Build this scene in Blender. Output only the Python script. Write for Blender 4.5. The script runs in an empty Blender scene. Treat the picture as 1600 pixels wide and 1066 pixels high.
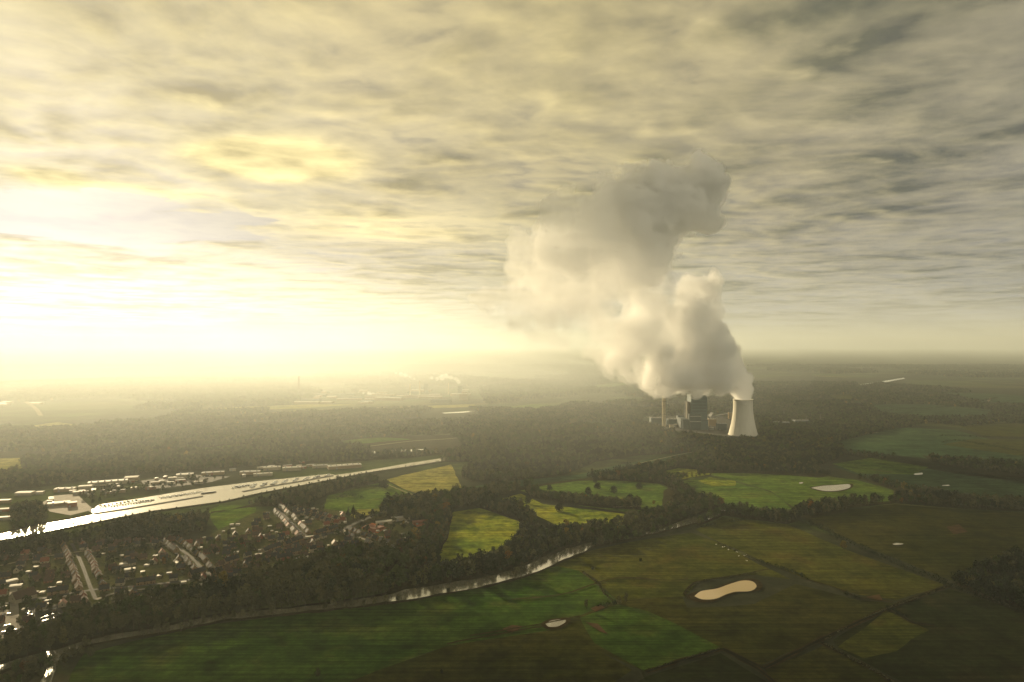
import bpy, bmesh, math, random
import numpy as np
from mathutils import Vector, Matrix, geometry, noise as mnoise

# ------------------------------------------------------------------ camera, sky, sun, exposure
SC = bpy.context.scene
COL = SC.collection
H = 340.0                      # camera height in metres
FPX = 1067.0                   # focal length for a 1600 px wide frame
HORIZON = 540.0
cam_data = bpy.data.cameras.new('camera')
cam_data.sensor_width = 36.0
cam_data.lens = 36.0 * FPX / 1600.0
cam_data.shift_y = -(533.0 - HORIZON) / 1600.0
cam_data.clip_start = 1.0
cam_data.clip_end = 250000.0
cam = bpy.data.objects.new('camera', cam_data)
COL.objects.link(cam)
cam.location = (0, 0, H)
cam.rotation_euler = (math.radians(90), 0, 0)
SC.camera = cam

SUN_AZ = math.radians(-35.0)   # left of straight ahead
SUN_EL = math.radians(14.0)
SUN = Vector((math.sin(SUN_AZ) * math.cos(SUN_EL), math.cos(SUN_AZ) * math.cos(SUN_EL), math.sin(SUN_EL)))
world = bpy.data.worlds.new('World')
SC.world = world
world.use_nodes = True
wn = world.node_tree
sky = wn.nodes.new('ShaderNodeTexSky')
sky.sky_type = 'NISHITA'
sky.sun_disc = False
sky.sun_elevation = SUN_EL
sky.sun_rotation = SUN_AZ
sky.dust_density = 0.09
sky.air_density = 0.06
sky.ozone_density = 0.0
wn.links.new(sky.outputs[0], wn.nodes['Background'].inputs[0])
wn.nodes['Background'].inputs[1].default_value = 0.05

sun_data = bpy.data.lights.new('sun', 'SUN')
sun_data.energy = 5.0
sun_data.angle = math.radians(0.5)
sun_data.color = (1.0, 0.79, 0.47)
sun = bpy.data.objects.new('sun', sun_data)
COL.objects.link(sun)
sun.rotation_euler = SUN.to_track_quat('Z', 'Y').to_euler()
sun.location = (-3000, 5000, 3000)

SC.view_settings.view_transform = 'Standard'
SC.view_settings.look = 'None'
SC.view_settings.gamma = 1.0
SC.view_settings.use_curve_mapping = False
SC.view_settings.exposure = 1.75
cy = SC.cycles
cy.use_denoising = True
cy.max_bounces = 16
cy.diffuse_bounces = 2
cy.glossy_bounces = 2
cy.transmission_bounces = 2
cy.volume_bounces = 14
cy.transparent_max_bounces = 24
cy.use_adaptive_sampling = True
cy.adaptive_threshold = 0.02
cy.sample_clamp_indirect = 8.0

HAZE_TOP = 1125.0
HAZE_DENSITY = 5.2e-5
CLOUD_Z = 2200.0

# ------------------------------------------------------------------ helpers
def P(px, py, z=0.0):
    """the point of the ground (or of the level z) that the surveyed picture position px, py stands for"""
    y = (H - z) * FPX / (py - HORIZON)
    return Vector(((px - 800.0) * y / FPX, y, z))

def tag(o, label=None, cat=None, group=None, kind=None):
    if label: o['label'] = label
    if cat: o['category'] = cat
    if group: o['group'] = group
    if kind: o['kind'] = kind
    return o

def mat(name):
    m = bpy.data.materials.new(name)
    m.use_nodes = True
    nt = m.node_tree
    b = nt.nodes['Principled BSDF']
    b.inputs['Roughness'].default_value = 0.9
    b.inputs['Specular IOR Level'].default_value = 0.1
    return m, nt, b

def noise_node(nt, scale, detail=4.0, rough=0.55, vec=None, stretch=None):
    n = nt.nodes.new('ShaderNodeTexNoise')
    n.inputs['Scale'].default_value = scale
    n.inputs['Detail'].default_value = detail
    n.inputs['Roughness'].default_value = rough
    if vec is None:
        g = nt.nodes.new('ShaderNodeNewGeometry')
        vec = g.outputs['Position']
    if stretch:
        mp = nt.nodes.new('ShaderNodeMapping')
        mp.inputs['Scale'].default_value = stretch[:3]
        if len(stretch) > 3: mp.inputs['Rotation'].default_value = (0, 0, stretch[3])
        nt.links.new(vec, mp.inputs['Vector'])
        vec = mp.outputs[0]
    nt.links.new(vec, n.inputs['Vector'])
    return n.outputs['Fac']

def ramp(nt, fac, stops):
    r = nt.nodes.new('ShaderNodeValToRGB')
    e = r.color_ramp.elements
    while len(e) > 1: e.remove(e[-1])
    for i, (p, c) in enumerate(stops):
        el = e[0] if i == 0 else e.new(p)
        el.position = p
        el.color = (c[0], c[1], c[2], 1) if not isinstance(c, (int, float)) else (c, c, c, 1)
    nt.links.new(fac, r.inputs[0])
    return r.outputs[0]

def mix(nt, fac, a, b, mode='MIX'):
    m = nt.nodes.new('ShaderNodeMix')
    m.data_type = 'RGBA'
    m.blend_type = mode
    for sock, v in ((m.inputs[0], fac), (m.inputs[6], a), (m.inputs[7], b)):
        if isinstance(v, (int, float)): sock.default_value = v
        elif isinstance(v, (tuple, list)): sock.default_value = (v[0], v[1], v[2], 1)
        else: nt.links.new(v, sock)
    return m.outputs[2]

def fmath(nt, op, a, b=None, c=None, clamp=False):
    m = nt.nodes.new('ShaderNodeMath')
    m.operation = op
    m.use_clamp = clamp
    for i, v in enumerate((a, b, c)):
        if v is None: continue
        if isinstance(v, (int, float)): m.inputs[i].default_value = v
        else: nt.links.new(v, m.inputs[i])
    return m.outputs[0]

def flat_mat(name, c, rough=0.8, spec=0.2, var=0.25, scale=0.3, metallic=0.0):
    """plain coloured surface with weathering"""
    m, nt, b = mat(name)
    f = noise_node(nt, scale, 5, 0.6)
    lo = tuple(x * (1 - var) for x in c); hi = tuple(min(1, x * (1 + var)) for x in c)
    nt.links.new(ramp(nt, f, [(0.3, lo), (0.7, hi)]), b.inputs['Base Color'])
    b.inputs['Roughness'].default_value = rough
    b.inputs['Specular IOR Level'].default_value = spec
    b.inputs['Metallic'].default_value = metallic
    return m

def grass_mat(name, a, b_, patch=0.006, fine=0.09, lines=None, c=None):
    """meadow: two grass colours in big soft patches, a third in small worn or shade-toned ones, fine tufts"""
    m, nt, b = mat(name)
    big = noise_node(nt, patch, 4, 0.6)
    col = ramp(nt, big, [(0.36, a), (0.62, b_)])
    if c is not None:
        col = mix(nt, fmath(nt, 'MULTIPLY', ramp(nt, noise_node(nt, patch * 2.3, 5, 0.65), [(0.52, 0.0), (0.68, 1.0)]), 0.6), col, c)
    if lines is not None:
        l = noise_node(nt, 0.22, 1, 0.4, stretch=(0.02, 1.0, 1.0, lines))
        col = mix(nt, 0.55, col, mix(nt, 1.0, col, ramp(nt, l, [(0.35, 0.5), (0.65, 1.45)]), 'MULTIPLY'))
    wet = noise_node(nt, patch * 4.0, 3, 0.6)
    col = mix(nt, 1.0, col, ramp(nt, wet, [(0.33, 0.62), (0.47, 1.0), (0.66, 1.22)]), 'MULTIPLY')
    f = noise_node(nt, fine, 5, 0.75)
    col = mix(nt, 1.0, col, ramp(nt, f, [(0.28, 0.5), (0.72, 1.5)]), 'MULTIPLY')
    nt.links.new(col, b.inputs['Base Color'])
    b.inputs['Roughness'].default_value = 1.0
    b.inputs['Specular IOR Level'].default_value = 0.0
    return m

def leaf_mat(name, c, var=0.45):
    m, nt, b = mat(name)
    oi = nt.nodes.new('ShaderNodeObjectInfo')
    k = ramp(nt, oi.outputs['Random'], [(0.0, (1 - var, 1 - var, 1 - var)), (0.55, (1, 1, 1)), (1.0, (1 + var, 1 + 0.8 * var, 1 + 0.4 * var))])
    col = mix(nt, 1.0, c, k, 'MULTIPLY')
    f = noise_node(nt, 0.5, 2, 0.6)
    col = mix(nt, 1.0, col, ramp(nt, f, [(0.3, 0.7), (0.7, 1.3)]), 'MULTIPLY')
    nt.links.new(col, b.inputs['Base Color'])
    b.inputs['Roughness'].default_value = 0.9
    b.inputs['Specular IOR Level'].default_value = 0.05
    return m

def obj(name, me, material=None, parent=None, link=True):
    if isinstance(me, bmesh.types.BMesh):
        m = bpy.data.meshes.new(name)
        me.to_mesh(m); me.free()
        me = m
    if material is not None:
        for mm in (material if isinstance(material, (list, tuple)) else [material]): me.materials.append(mm)
    o = bpy.data.objects.new(name, me)
    if link: COL.objects.link(o)
    if parent is not None: o.parent = parent
    return o

def mesh_from(name, verts, faces):
    me = bpy.data.meshes.new(name)
    me.from_pydata([tuple(v) for v in verts], [], [tuple(f) for f in faces])
    me.update()
    return me

def np_mesh(name, verts, quads):
    """fast mesh of quads from arrays"""
    me = bpy.data.meshes.new(name)
    nv, nf = len(verts), len(quads)
    me.vertices.add(nv); me.loops.add(nf * 4); me.polygons.add(nf)
    me.vertices.foreach_set('co', np.asarray(verts, dtype=np.float32).ravel())
    me.loops.foreach_set('vertex_index', np.asarray(quads, dtype=np.int32).ravel())
    me.polygons.foreach_set('loop_start', np.arange(nf, dtype=np.int32) * 4)
    me.update(calc_edges=True)
    return me

def box(bm, x0, x1, y0, y1, z0, z1, M=None):
    vs = [bm.verts.new((x, y, z)) for z in (z0, z1) for x, y in ((x0, y0), (x1, y0), (x1, y1), (x0, y1))]
    for f in ((3, 2, 1, 0), (4, 5, 6, 7), (0, 1, 5, 4), (1, 2, 6, 5), (2, 3, 7, 6), (3, 0, 4, 7)):
        bm.faces.new([vs[i] for i in f])
    if M is not None: bmesh.ops.transform(bm, matrix=M, verts=vs)
    return vs

def tube(bm, pts, rads, n=6, cap=True):
    """tapered limb through the points"""
    rings = []
    for i, p in enumerate(pts):
        p = Vector(p)
        d = (Vector(pts[min(i + 1, len(pts) - 1)]) - Vector(pts[max(i - 1, 0)])).normalized()
        a = d.orthogonal().normalized(); b = d.cross(a)
        rings.append([bm.verts.new(p + (a * math.cos(t) + b * math.sin(t)) * rads[i]) for t in (2 * math.pi * k / n for k in range(n))])
    for r0, r1 in zip(rings, rings[1:]):
        for k in range(n):
            bm.faces.new((r0[k], r0[(k + 1) % n], r1[(k + 1) % n], r1[k]))
    if cap:
        bm.faces.new(rings[-1]); bm.faces.new(list(reversed(rings[0])))

def lathe(bm, prof, n=48, cx=0, cy_=0, cap=False):
    rings = [[bm.verts.new((cx + r * math.cos(2 * math.pi * k / n), cy_ + r * math.sin(2 * math.pi * k / n), z)) for k in range(n)] for r, z in prof]
    for r0, r1 in zip(rings, rings[1:]):
        for k in range(n):
            f = bm.faces.new((r0[k], r0[(k + 1) % n], r1[(k + 1) % n], r1[k])); f.smooth = True
    if cap:
        bm.faces.new(rings[-1]); bm.faces.new(list(reversed(rings[0])))

def rough_outline(pts, step=18.0, amp=3.0, seed=0, closed=True):
    """outline with natural wobble; pts are ground points"""
    out = []
    n = len(pts)
    for i in range(n if closed else n - 1):
        a, b = pts[i], pts[(i + 1) % n]
        L = (b - a).length
        st = max(step, L / 60)
        k = max(1, int(L / st))
        for j in range(k):
            p = a.lerp(b, j / k)
            q = Vector((p.x / 60.0, p.y / 60.0, seed * 3.7))
            d = mnoise.noise_vector(q) * amp
            out.append(Vector((p.x + d.x, p.y + d.y, p.z)))
    if not closed: out.append(pts[-1].copy())
    return out

def smooth_line(pts, per=8):
    """Catmull-Rom through points"""
    out = []
    n = len(pts)
    for i in range(n - 1):
        p0, p1, p2, p3 = pts[max(i - 1, 0)], pts[i], pts[i + 1], pts[min(i + 2, n - 1)]
        for j in range(per):
            t = j / per
            out.append(0.5 * ((2 * p1) + (p2 - p0) * t + (2 * p0 - 5 * p1 + 4 * p2 - p3) * t * t + (3 * p1 - p0 - 3 * p2 + p3) * t ** 3))
    out.append(pts[-1].copy())
    return out

LEVEL = [0.05]
def sheet(name, pts, material, z=None, kind='structure'):
    """flat ground sheet with the given outline"""
    if z is None:
        LEVEL[0] += 0.02
        z = LEVEL[0]
    vs = [Vector((p.x, p.y, z)) for p in pts]
    tris = geometry.tessellate_polygon([vs])
    me = bpy.data.meshes.new(name)
    faces = []
    for t in tris:
        a, b, c = (vs[i] for i in t)
        faces.append(t if (b - a).cross(c - a).z > 0 else (t[0], t[2], t[1]))
    me.from_pydata([tuple(v) for v in vs], [], faces)
    me.update()
    o = obj(name, me, material)
    if kind: o['kind'] = kind
    return o

def ribbon(name, line, width, material, z, kind='structure', jitter=0.0, seed=0):
    """strip of the given width (number or list) along the line"""
    vs, fs = [], []
    n = len(line)
    for i, p in enumerate(line):
        d = (line[min(i + 1, n - 1)] - line[max(i - 1, 0)]).normalized()
        nrm = Vector((-d.y, d.x, 0))
        w = width[i] if isinstance(width, (list, tuple)) else width
        j0 = j1 = 0
        if jitter:
            j0 = mnoise.noise(Vector((p.x / 25, p.y / 25, seed))) * jitter
            j1 = mnoise.noise(Vector((p.x / 25, p.y / 25, seed + 9))) * jitter
        vs += [p + nrm * (w / 2 + j0), p - nrm * (w / 2 + j1)]
        vs[-1].z = vs[-2].z = z
        if i: fs.append((2 * i - 2, 2 * i - 1, 2 * i + 1, 2 * i))
    o = obj(name, mesh_from(name, vs, fs), material)
    if kind: o['kind'] = kind
    return o

def copy_tree(o, parent=None):
    c = o.copy(); COL.objects.link(c)
    if parent is not None: c.parent = parent
    for ch in KIDS.get(o.name, []):
        copy_tree(ch, c)
    return c
KIDS = {}
def kid(o):
    KIDS.setdefault(o.parent.name, []).append(o)
    return o

def fbm(shape, origin, voxel, wave, octaves, seed, gain=0.5):
    """value noise on a grid, -1..1"""
    out = np.zeros(shape, dtype=np.float32)
    amp, tot = 1.0, 0.0
    for o in range(octaves):
        rng = np.random.RandomState(seed + o * 17)
        lat = rng.uniform(-1, 1, (34, 34, 34)).astype(np.float32)
        idx = []
        for ax in range(3):
            c = (origin[ax] + np.arange(shape[ax]) * voxel) / wave + 1000.0
            i0 = np.floor(c).astype(int); t = (c - i0).astype(np.float32)
            t = t * t * (3 - 2 * t)
            idx.append((i0 % 34, (i0 + 1) % 34, t))
        (x0, x1, tx), (y0, y1, ty), (z0, z1, tz) = idx
        tx = tx[:, None, None]; ty = ty[None, :, None]; tz = tz[None, None, :]
        g = lambda a, b, c: lat[np.ix_(a, b, c)]
        v = ((g(x0, y0, z0) * (1 - tx) + g(x1, y0, z0) * tx) * (1 - ty) + (g(x0, y1, z0) * (1 - tx) + g(x1, y1, z0) * tx) * ty) * (1 - tz) + \
            ((g(x0, y0, z1) * (1 - tx) + g(x1, y0, z1) * tx) * (1 - ty) + (g(x0, y1, z1) * (1 - tx) + g(x1, y1, z1) * tx) * ty) * tz
        out += amp * v; tot += amp
        amp *= gain; wave *= 0.5
    return out / tot * 1.6

def surface_net(f, level, origin, voxel):
    """closed surface of f = level on a grid whose border lies below the level"""
    s = f > level
    nx, ny, nz = f.shape
    corners = [(i, j, k) for i in (0, 1) for j in (0, 1) for k in (0, 1)]
    cell = lambda a, i, j, k: a[i:nx - 1 + i, j:ny - 1 + j, k:nz - 1 + k]
    cnt = sum(cell(s, *c).astype(np.int8) for c in corners)
    active = (cnt > 0) & (cnt < 8)
    ids = -np.ones(active.shape, dtype=np.int64)
    cells = np.argwhere(active)
    ids[active] = np.arange(len(cells))
    acc = np.zeros((len(cells), 3)); num = np.zeros(len(cells))
    ci, cj, ck = cells.T
    for a in corners:
        for ax in range(3):
            if a[ax]: continue
            b = list(a); b[ax] = 1
            va = f[ci + a[0], cj + a[1], ck + a[2]] - level
            vb = f[ci + b[0], cj + b[1], ck + b[2]] - level
            hit = (va > 0) != (vb > 0)
            t = np.where(hit, va / np.where(hit, va - vb, 1), 0)
            pnt = np.array(a, float)[None, :].repeat(len(cells), 0)
            pnt[:, ax] += t
            acc[hit] += pnt[hit]; num[hit] += 1
    verts = (cells + acc / num[:, None]) * voxel + np.array(origin)
    quads = []
    for ax in range(3):
        u, v = [(1, 2), (2, 0), (0, 1)][ax]
        sl0 = [slice(None)] * 3; sl1 = [slice(None)] * 3
        sl0[ax] = slice(0, -1); sl1[ax] = slice(1, None)
        a, b = s[tuple(sl0)], s[tuple(sl1)]
        e = np.argwhere(a != b)
        ok = (e[:, u] > 0) & (e[:, v] > 0) & (e[:, u] < f.shape[u] - 1) & (e[:, v] < f.shape[v] - 1)
        e = e[ok]
        du = np.zeros(3, int); du[u] = 1
        dv = np.zeros(3, int); dv[v] = 1
        g = lambda q: ids[q[:, 0], q[:, 1], q[:, 2]]
        q = np.stack([g(e - du - dv), g(e - dv), g(e), g(e - du)], 1)
        flip = ~a[e[:, 0], e[:, 1], e[:, 2]]
        q[flip] = q[flip][:, ::-1]
        quads.append(q)
    return verts, np.concatenate(quads)

# ------------------------------------------------------------------ air and clouds
def build_clouds():
    R, RE = 88000.0, 6.37e6
    vs, fs = [(0, 0, CLOUD_Z)], []
    rings = [400 * 1.14 ** i for i in range(200) if 400 * 1.14 ** i < R] + [R]
    n = 96
    for r in rings:
        for k in range(n):
            t = 2 * math.pi * k / n
            vs.append((r * math.cos(t), r * math.sin(t), CLOUD_Z - r * r / (2 * RE)))
    for k in range(n): fs.append((0, 1 + (k + 1) % n, 1 + k))
    for i in range(len(rings) - 1):
        a, b = 1 + i * n, 1 + (i + 1) * n
        for k in range(n): fs.append((a + k, a + (k + 1) % n, b + (k + 1) % n, b + k))
    m = bpy.data.materials.new('cloud_deck')
    m.use_nodes = True
    m.cycles.emission_sampling = 'NONE'
    nt = m.node_tree
    nt.nodes.remove(nt.nodes['Principled BSDF'])
    out = nt.nodes['Material Output']
    geo = nt.nodes.new('ShaderNodeNewGeometry')
    pos = geo.outputs['Position']
    # slowly curling field of stratocumulus
    warp = nt.nodes.new('ShaderNodeTexNoise')
    warp.inputs['Scale'].default_value = 1 / 4200.0; warp.inputs['Detail'].default_value = 3
    nt.links.new(pos, warp.inputs['Vector'])
    va = nt.nodes.new('ShaderNodeVectorMath'); va.operation = 'MULTIPLY_ADD'
    nt.links.new(warp.outputs['Color'], va.inputs[0])
    va.inputs[1].default_value = (1300, 1300, 0)
    nt.links.new(pos, va.inputs[2])
    pw = va.outputs[0]
    def field(vec):
        a = noise_node(nt, 1 / 1500.0, 9, 0.6, vec, (1.0, 1.0, 0.0, 0.16))
        b = noise_node(nt, 1 / 6500.0, 4, 0.5, vec, (1.0, 1.0, 0.0, 0.4))
        c = noise_node(nt, 1 / 900.0, 4, 0.5, vec, (1.0, 1.0, 0.0, 0.3))
        c = fmath(nt, 'ABSOLUTE', fmath(nt, 'SUBTRACT', c, 0.5))             # rounded lumps with creases between them
        return fmath(nt, 'ADD', fmath(nt, 'ADD', fmath(nt, 'MULTIPLY', a, 0.58), fmath(nt, 'MULTIPLY', b, 0.40)), fmath(nt, 'MULTIPLY', c, 0.45))
    n0 = field(pw)
    sh = nt.nodes.new('ShaderNodeVectorMath'); sh.operation = 'ADD'
    nt.links.new(pw, sh.inputs[0]); sh.inputs[1].default_value = (SUN.x * 220, SUN.y * 220, 0)
    n1 = field(sh.outputs[0])
    relief = fmath(nt, 'SUBTRACT', n0, n1)                     # side that faces the sun
    thick = ramp(nt, n0, [(0.445, 0.0), (0.61, 1.0)])
    shade = fmath(nt, 'SUBTRACT', thick, fmath(nt, 'MULTIPLY', relief, 4.6), clamp=True)
    # glow fades with the angle from the sun; bright lobe behind camera is added
    dt = nt.nodes.new('ShaderNodeVectorMath'); dt.operation = 'DOT_PRODUCT'
    nt.links.new(geo.outputs['Incoming'], dt.inputs[0]); dt.inputs[1].default_value = tuple(-SUN)
    ang = fmath(nt, 'DIVIDE', fmath(nt, 'ARCCOSINE', dt.outputs['Value']), math.pi)
    d = lambda deg: deg / 180.0
    bright = ramp(nt, ang, [(0, (1.0, 0.84, 0.43)), (d(9), (0.92, 0.77, 0.37)), (d(22), (0.86, 0.70, 0.33)), (d(38), (0.74, 0.605, 0.27)),
                            (d(55), (0.55, 0.46, 0.24)), (d(71), (0.44, 0.385, 0.24)), (d(84), (0.16, 0.145, 0.10)), (d(125), (0.18, 0.165, 0.12)), (d(150), (3.2, 2.8, 1.85))])  # last stop: unseen glow added to light the tower front
    dark = ramp(nt, ang, [(0, (0.36, 0.30, 0.15)), (d(10), (0.32, 0.265, 0.13)), (d(24), (0.25, 0.21, 0.10)), (d(40), (0.19, 0.165, 0.085)),
                          (d(56), (0.10, 0.098, 0.062)), (d(71), (0.050, 0.055, 0.046)), (d(84), (0.045, 0.05, 0.042)), (d(125), (0.09, 0.085, 0.07)), (d(150), (2.2, 1.95, 1.35))])
    col = mix(nt, shade, bright, dark)
    em = nt.nodes.new('ShaderNodeEmission')
    nt.links.new(col, em.inputs[0]); em.inputs[1].default_value = CLOUD_GAIN
    # cover of the deck, with holes and thickenings added to aim sun and shade
    cover = ramp(nt, n0, [(0.40, 0.34), (0.50, 0.55), (0.62, 0.84)])
    for px, py, r, dv, far in SUN_PATCHES:
        g = Vector(((px - 800) * far / FPX, far, H + (HORIZON - py) * far / FPX)) if far else P(px, py)
        c = g + Vector((SUN.x, SUN.y, 0)) / SUN.z * (CLOUD_Z - g.z)
        vd = nt.nodes.new('ShaderNodeVectorMath'); vd.operation = 'DISTANCE'
        mp = nt.nodes.new('ShaderNodeVectorMath'); mp.operation = 'MULTIPLY'
        nt.links.new(pos, mp.inputs[0]); mp.inputs[1].default_value = (1, 1, 0)
        nt.links.new(mp.outputs[0], vd.inputs[0]); vd.inputs[1].default_value = (c.x, c.y, 0)
        mr = nt.nodes.new('ShaderNodeMapRange'); mr.interpolation_type = 'SMOOTHSTEP'
        nt.links.new(fmath(nt, 'MULTIPLY_ADD', fmath(nt, 'SUBTRACT', n0, 0.53), min(r, 700) * 5.0, vd.outputs['Value']), mr.inputs[0])
        mr.inputs[1].default_value = r * 0.55 if dv < 0 else 0; mr.inputs[2].default_value = r
        mr.inputs[3].default_value = dv; mr.inputs[4].default_value = 0
        cover = fmath(nt, 'ADD', cover, mr.outputs[0])
    cover = fmath(nt, 'MINIMUM', fmath(nt, 'MAXIMUM', cover, 0.26), 0.985)
    tr = nt.nodes.new('ShaderNodeBsdfTransparent')
    ms = nt.nodes.new('ShaderNodeMixShader')
    nt.links.new(cover, ms.inputs[0]); nt.links.new(tr.outputs[0], ms.inputs[1]); nt.links.new(em.outputs[0], ms.inputs[2])
    nt.links.new(ms.outputs[0], out.inputs['Surface'])
    o = obj('clouds', mesh_from('clouds', vs, fs), m)
    tag(o, kind='stuff')
    return o

CLOUD_GAIN = 0.48
#               px, py, radius in metres, change of cover added to let sun through or block it
SUN_PATCHES = [(900, 780, 390, -0.7, 0), (680, 755, 480, -0.6, 0), (758, 826, 190, -0.6, 0), (890, 935, 150, -0.6, 0), (1150, 670, 480, -0.45, 0),
               (1110, 850, 420, -0.4, 0), (30, 730, 500, -0.35, 0), (1420, 960, 700, 0.35, 0), (1560, 770, 800, 0.3, 0),
               (800, 1750, 850, 0.55, 0), (180, 665, 2800, -0.5, 0), (300, 600, 9000, -0.06, 0), (1060, 310, 1150, 0.95, 2555.0), (1030, 590, 480, -0.22, 2555.0), (1700, 640, 2600, 0.35, 0)]
build_clouds()

def volume_mat(name, color, density, g):
    m = bpy.data.materials.new(name)
    m.use_nodes = True
    nt = m.node_tree
    nt.nodes.remove(nt.nodes['Principled BSDF'])
    v = nt.nodes.new('ShaderNodeVolumePrincipled')
    v.inputs['Color'].default_value = (*color, 1)
    v.inputs['Density'].default_value = density
    v.inputs['Anisotropy'].default_value = g
    nt.links.new(v.outputs[0], nt.nodes['Material Output'].inputs['Volume'])
    m.cycles.homogeneous_volume = True
    return m

bm = bmesh.new()
box(bm, -62000, 62000, -9000, 74000, -1.0, HAZE_TOP)
tag(obj('haze', bm, volume_mat('air', (0.83, 0.90, 0.88), HAZE_DENSITY, 0.34)), kind='stuff')

# mist lying over the low ground beyond the canal, thinning out towards its edge
M_MIST = volume_mat('mist', (0.86, 0.92, 0.92), 4.2e-5, 0.34)
bank_of_mist = None
for i, (gx, gy, gz) in enumerate(((1.14, 1.08, 1.1), (1.0, 1.0, 1.0), (0.84, 0.9, 0.88), (0.66, 0.78, 0.72))):
    bm = bmesh.new()
    bmesh.ops.create_icosphere(bm, subdivisions=5, radius=1.0)
    for v in bm.verts:
        k = 1 + 0.16 * mnoise.noise(v.co * 2.3 + Vector((i * 0.35, 0, 0))) + 0.08 * mnoise.noise(v.co * 6.0 + Vector((0, i * 0.5, 0)))
        v.co = Vector((-2750 + 4200 * gx * k * v.co.x, 4900 + 3600 * gy * k * v.co.y, 470 * gz * k * v.co.z if v.co.z > 0 else (0.75 - 0.08 * i) * v.co.z))
    for f in bm.faces: f.smooth = True
    o = obj('mist' if i == 0 else 'mist_layer', bm, M_MIST, bank_of_mist)
    if i == 0: bank_of_mist = tag(o, kind='stuff')
# ------------------------------------------------------------------ ground
def far_ground_mat():
    m, nt, b = mat('countryside')
    big = noise_node(nt, 1 / 900.0, 6, 0.62)
    vor = nt.nodes.new('ShaderNodeTexVoronoi'); vor.inputs['Scale'].default_value = 1 / 420.0
    geo = nt.nodes.new('ShaderNodeNewGeometry')
    nt.links.new(geo.outputs['Position'], vor.inputs['Vector'])
    sep = nt.nodes.new('ShaderNodeSeparateColor'); nt.links.new(vor.outputs['Color'], sep.inputs[0])
    fields = ramp(nt, sep.outputs[0], [(0.0, (0.035, 0.05, 0.018)), (0.35, (0.05, 0.07, 0.02)), (0.6, (0.07, 0.065, 0.03)), (0.8, (0.045, 0.075, 0.02)), (1.0, (0.10, 0.10, 0.035))])
    wood = ramp(nt, noise_node(nt, 1 / 60.0, 4, 0.7), [(0.3, (0.016, 0.02, 0.012)), (0.7, (0.04, 0.042, 0.022))])
    col = mix(nt, ramp(nt, big, [(0.45, 0.0), (0.49, 1.0)]), fields, wood)
    fine = noise_node(nt, 0.05, 6, 0.7)
    col = mix(nt, 1.0, col, ramp(nt, fine, [(0.28, 0.65), (0.72, 1.35)]), 'MULTIPLY')
    nt.links.new(col, b.inputs['Base Color'])
    b.inputs['Specular IOR Level'].default_value = 0.0
    return m
bm = bmesh.new()
vs = [bm.verts.new(v) for v in ((-60000, -8000, 0), (60000, -8000, 0), (60000, 72000, 0), (-60000, 72000, 0))]
bm.faces.new(vs)
tag(obj('ground', bm, far_ground_mat()), kind='structure')

# ------------------------------------------------------------------ cooling tower and its steam
M_CONCRETE = flat_mat('pale_concrete', (0.52, 0.50, 0.44), 0.85, 0.2, 0.14, 0.05)
M_DARKSTEEL = flat_mat('dark_steel', (0.045, 0.06, 0.065), 0.6, 0.3, 0.2, 0.2)
M_SHADOWCONC = flat_mat('shaded_concrete', (0.12, 0.115, 0.10), 0.9, 0.1, 0.2, 0.2)  # darker copy of the concrete, shade put into its colour

def shell_mat():
    m, nt, b = mat('tower_shell_concrete')
    s = noise_node(nt, 0.12, 6, 0.65, stretch=(1, 1, 0.06))
    col = ramp(nt, s, [(0.25, (0.50, 0.48, 0.41)), (0.75, (0.62, 0.60, 0.53))])
    geo = nt.nodes.new('ShaderNodeNewGeometry'); sp = nt.nodes.new('ShaderNodeSeparateXYZ')
    nt.links.new(geo.outputs['Position'], sp.inputs[0])
    lift = fmath(nt, 'FRACT', fmath(nt, 'DIVIDE', sp.outputs['Z'], 7.5))
    col = mix(nt, 1.0, col, ramp(nt, lift, [(0.0, 0.9), (0.06, 1.0), (1.0, 1.0)]), 'MULTIPLY')
    nt.links.new(col, b.inputs['Base Color'])
    return m

TW = P(1161, 683)
def tower_r(z):
    # hyperboloid with its throat at 118 m
    k = (118.0 - z) / 108.0 if z < 118 else (z - 118.0) / 70.0
    return math.sqrt(35.0 ** 2 * (1 + (1.24 if z < 118 else 0.35) * k * k))

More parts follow.
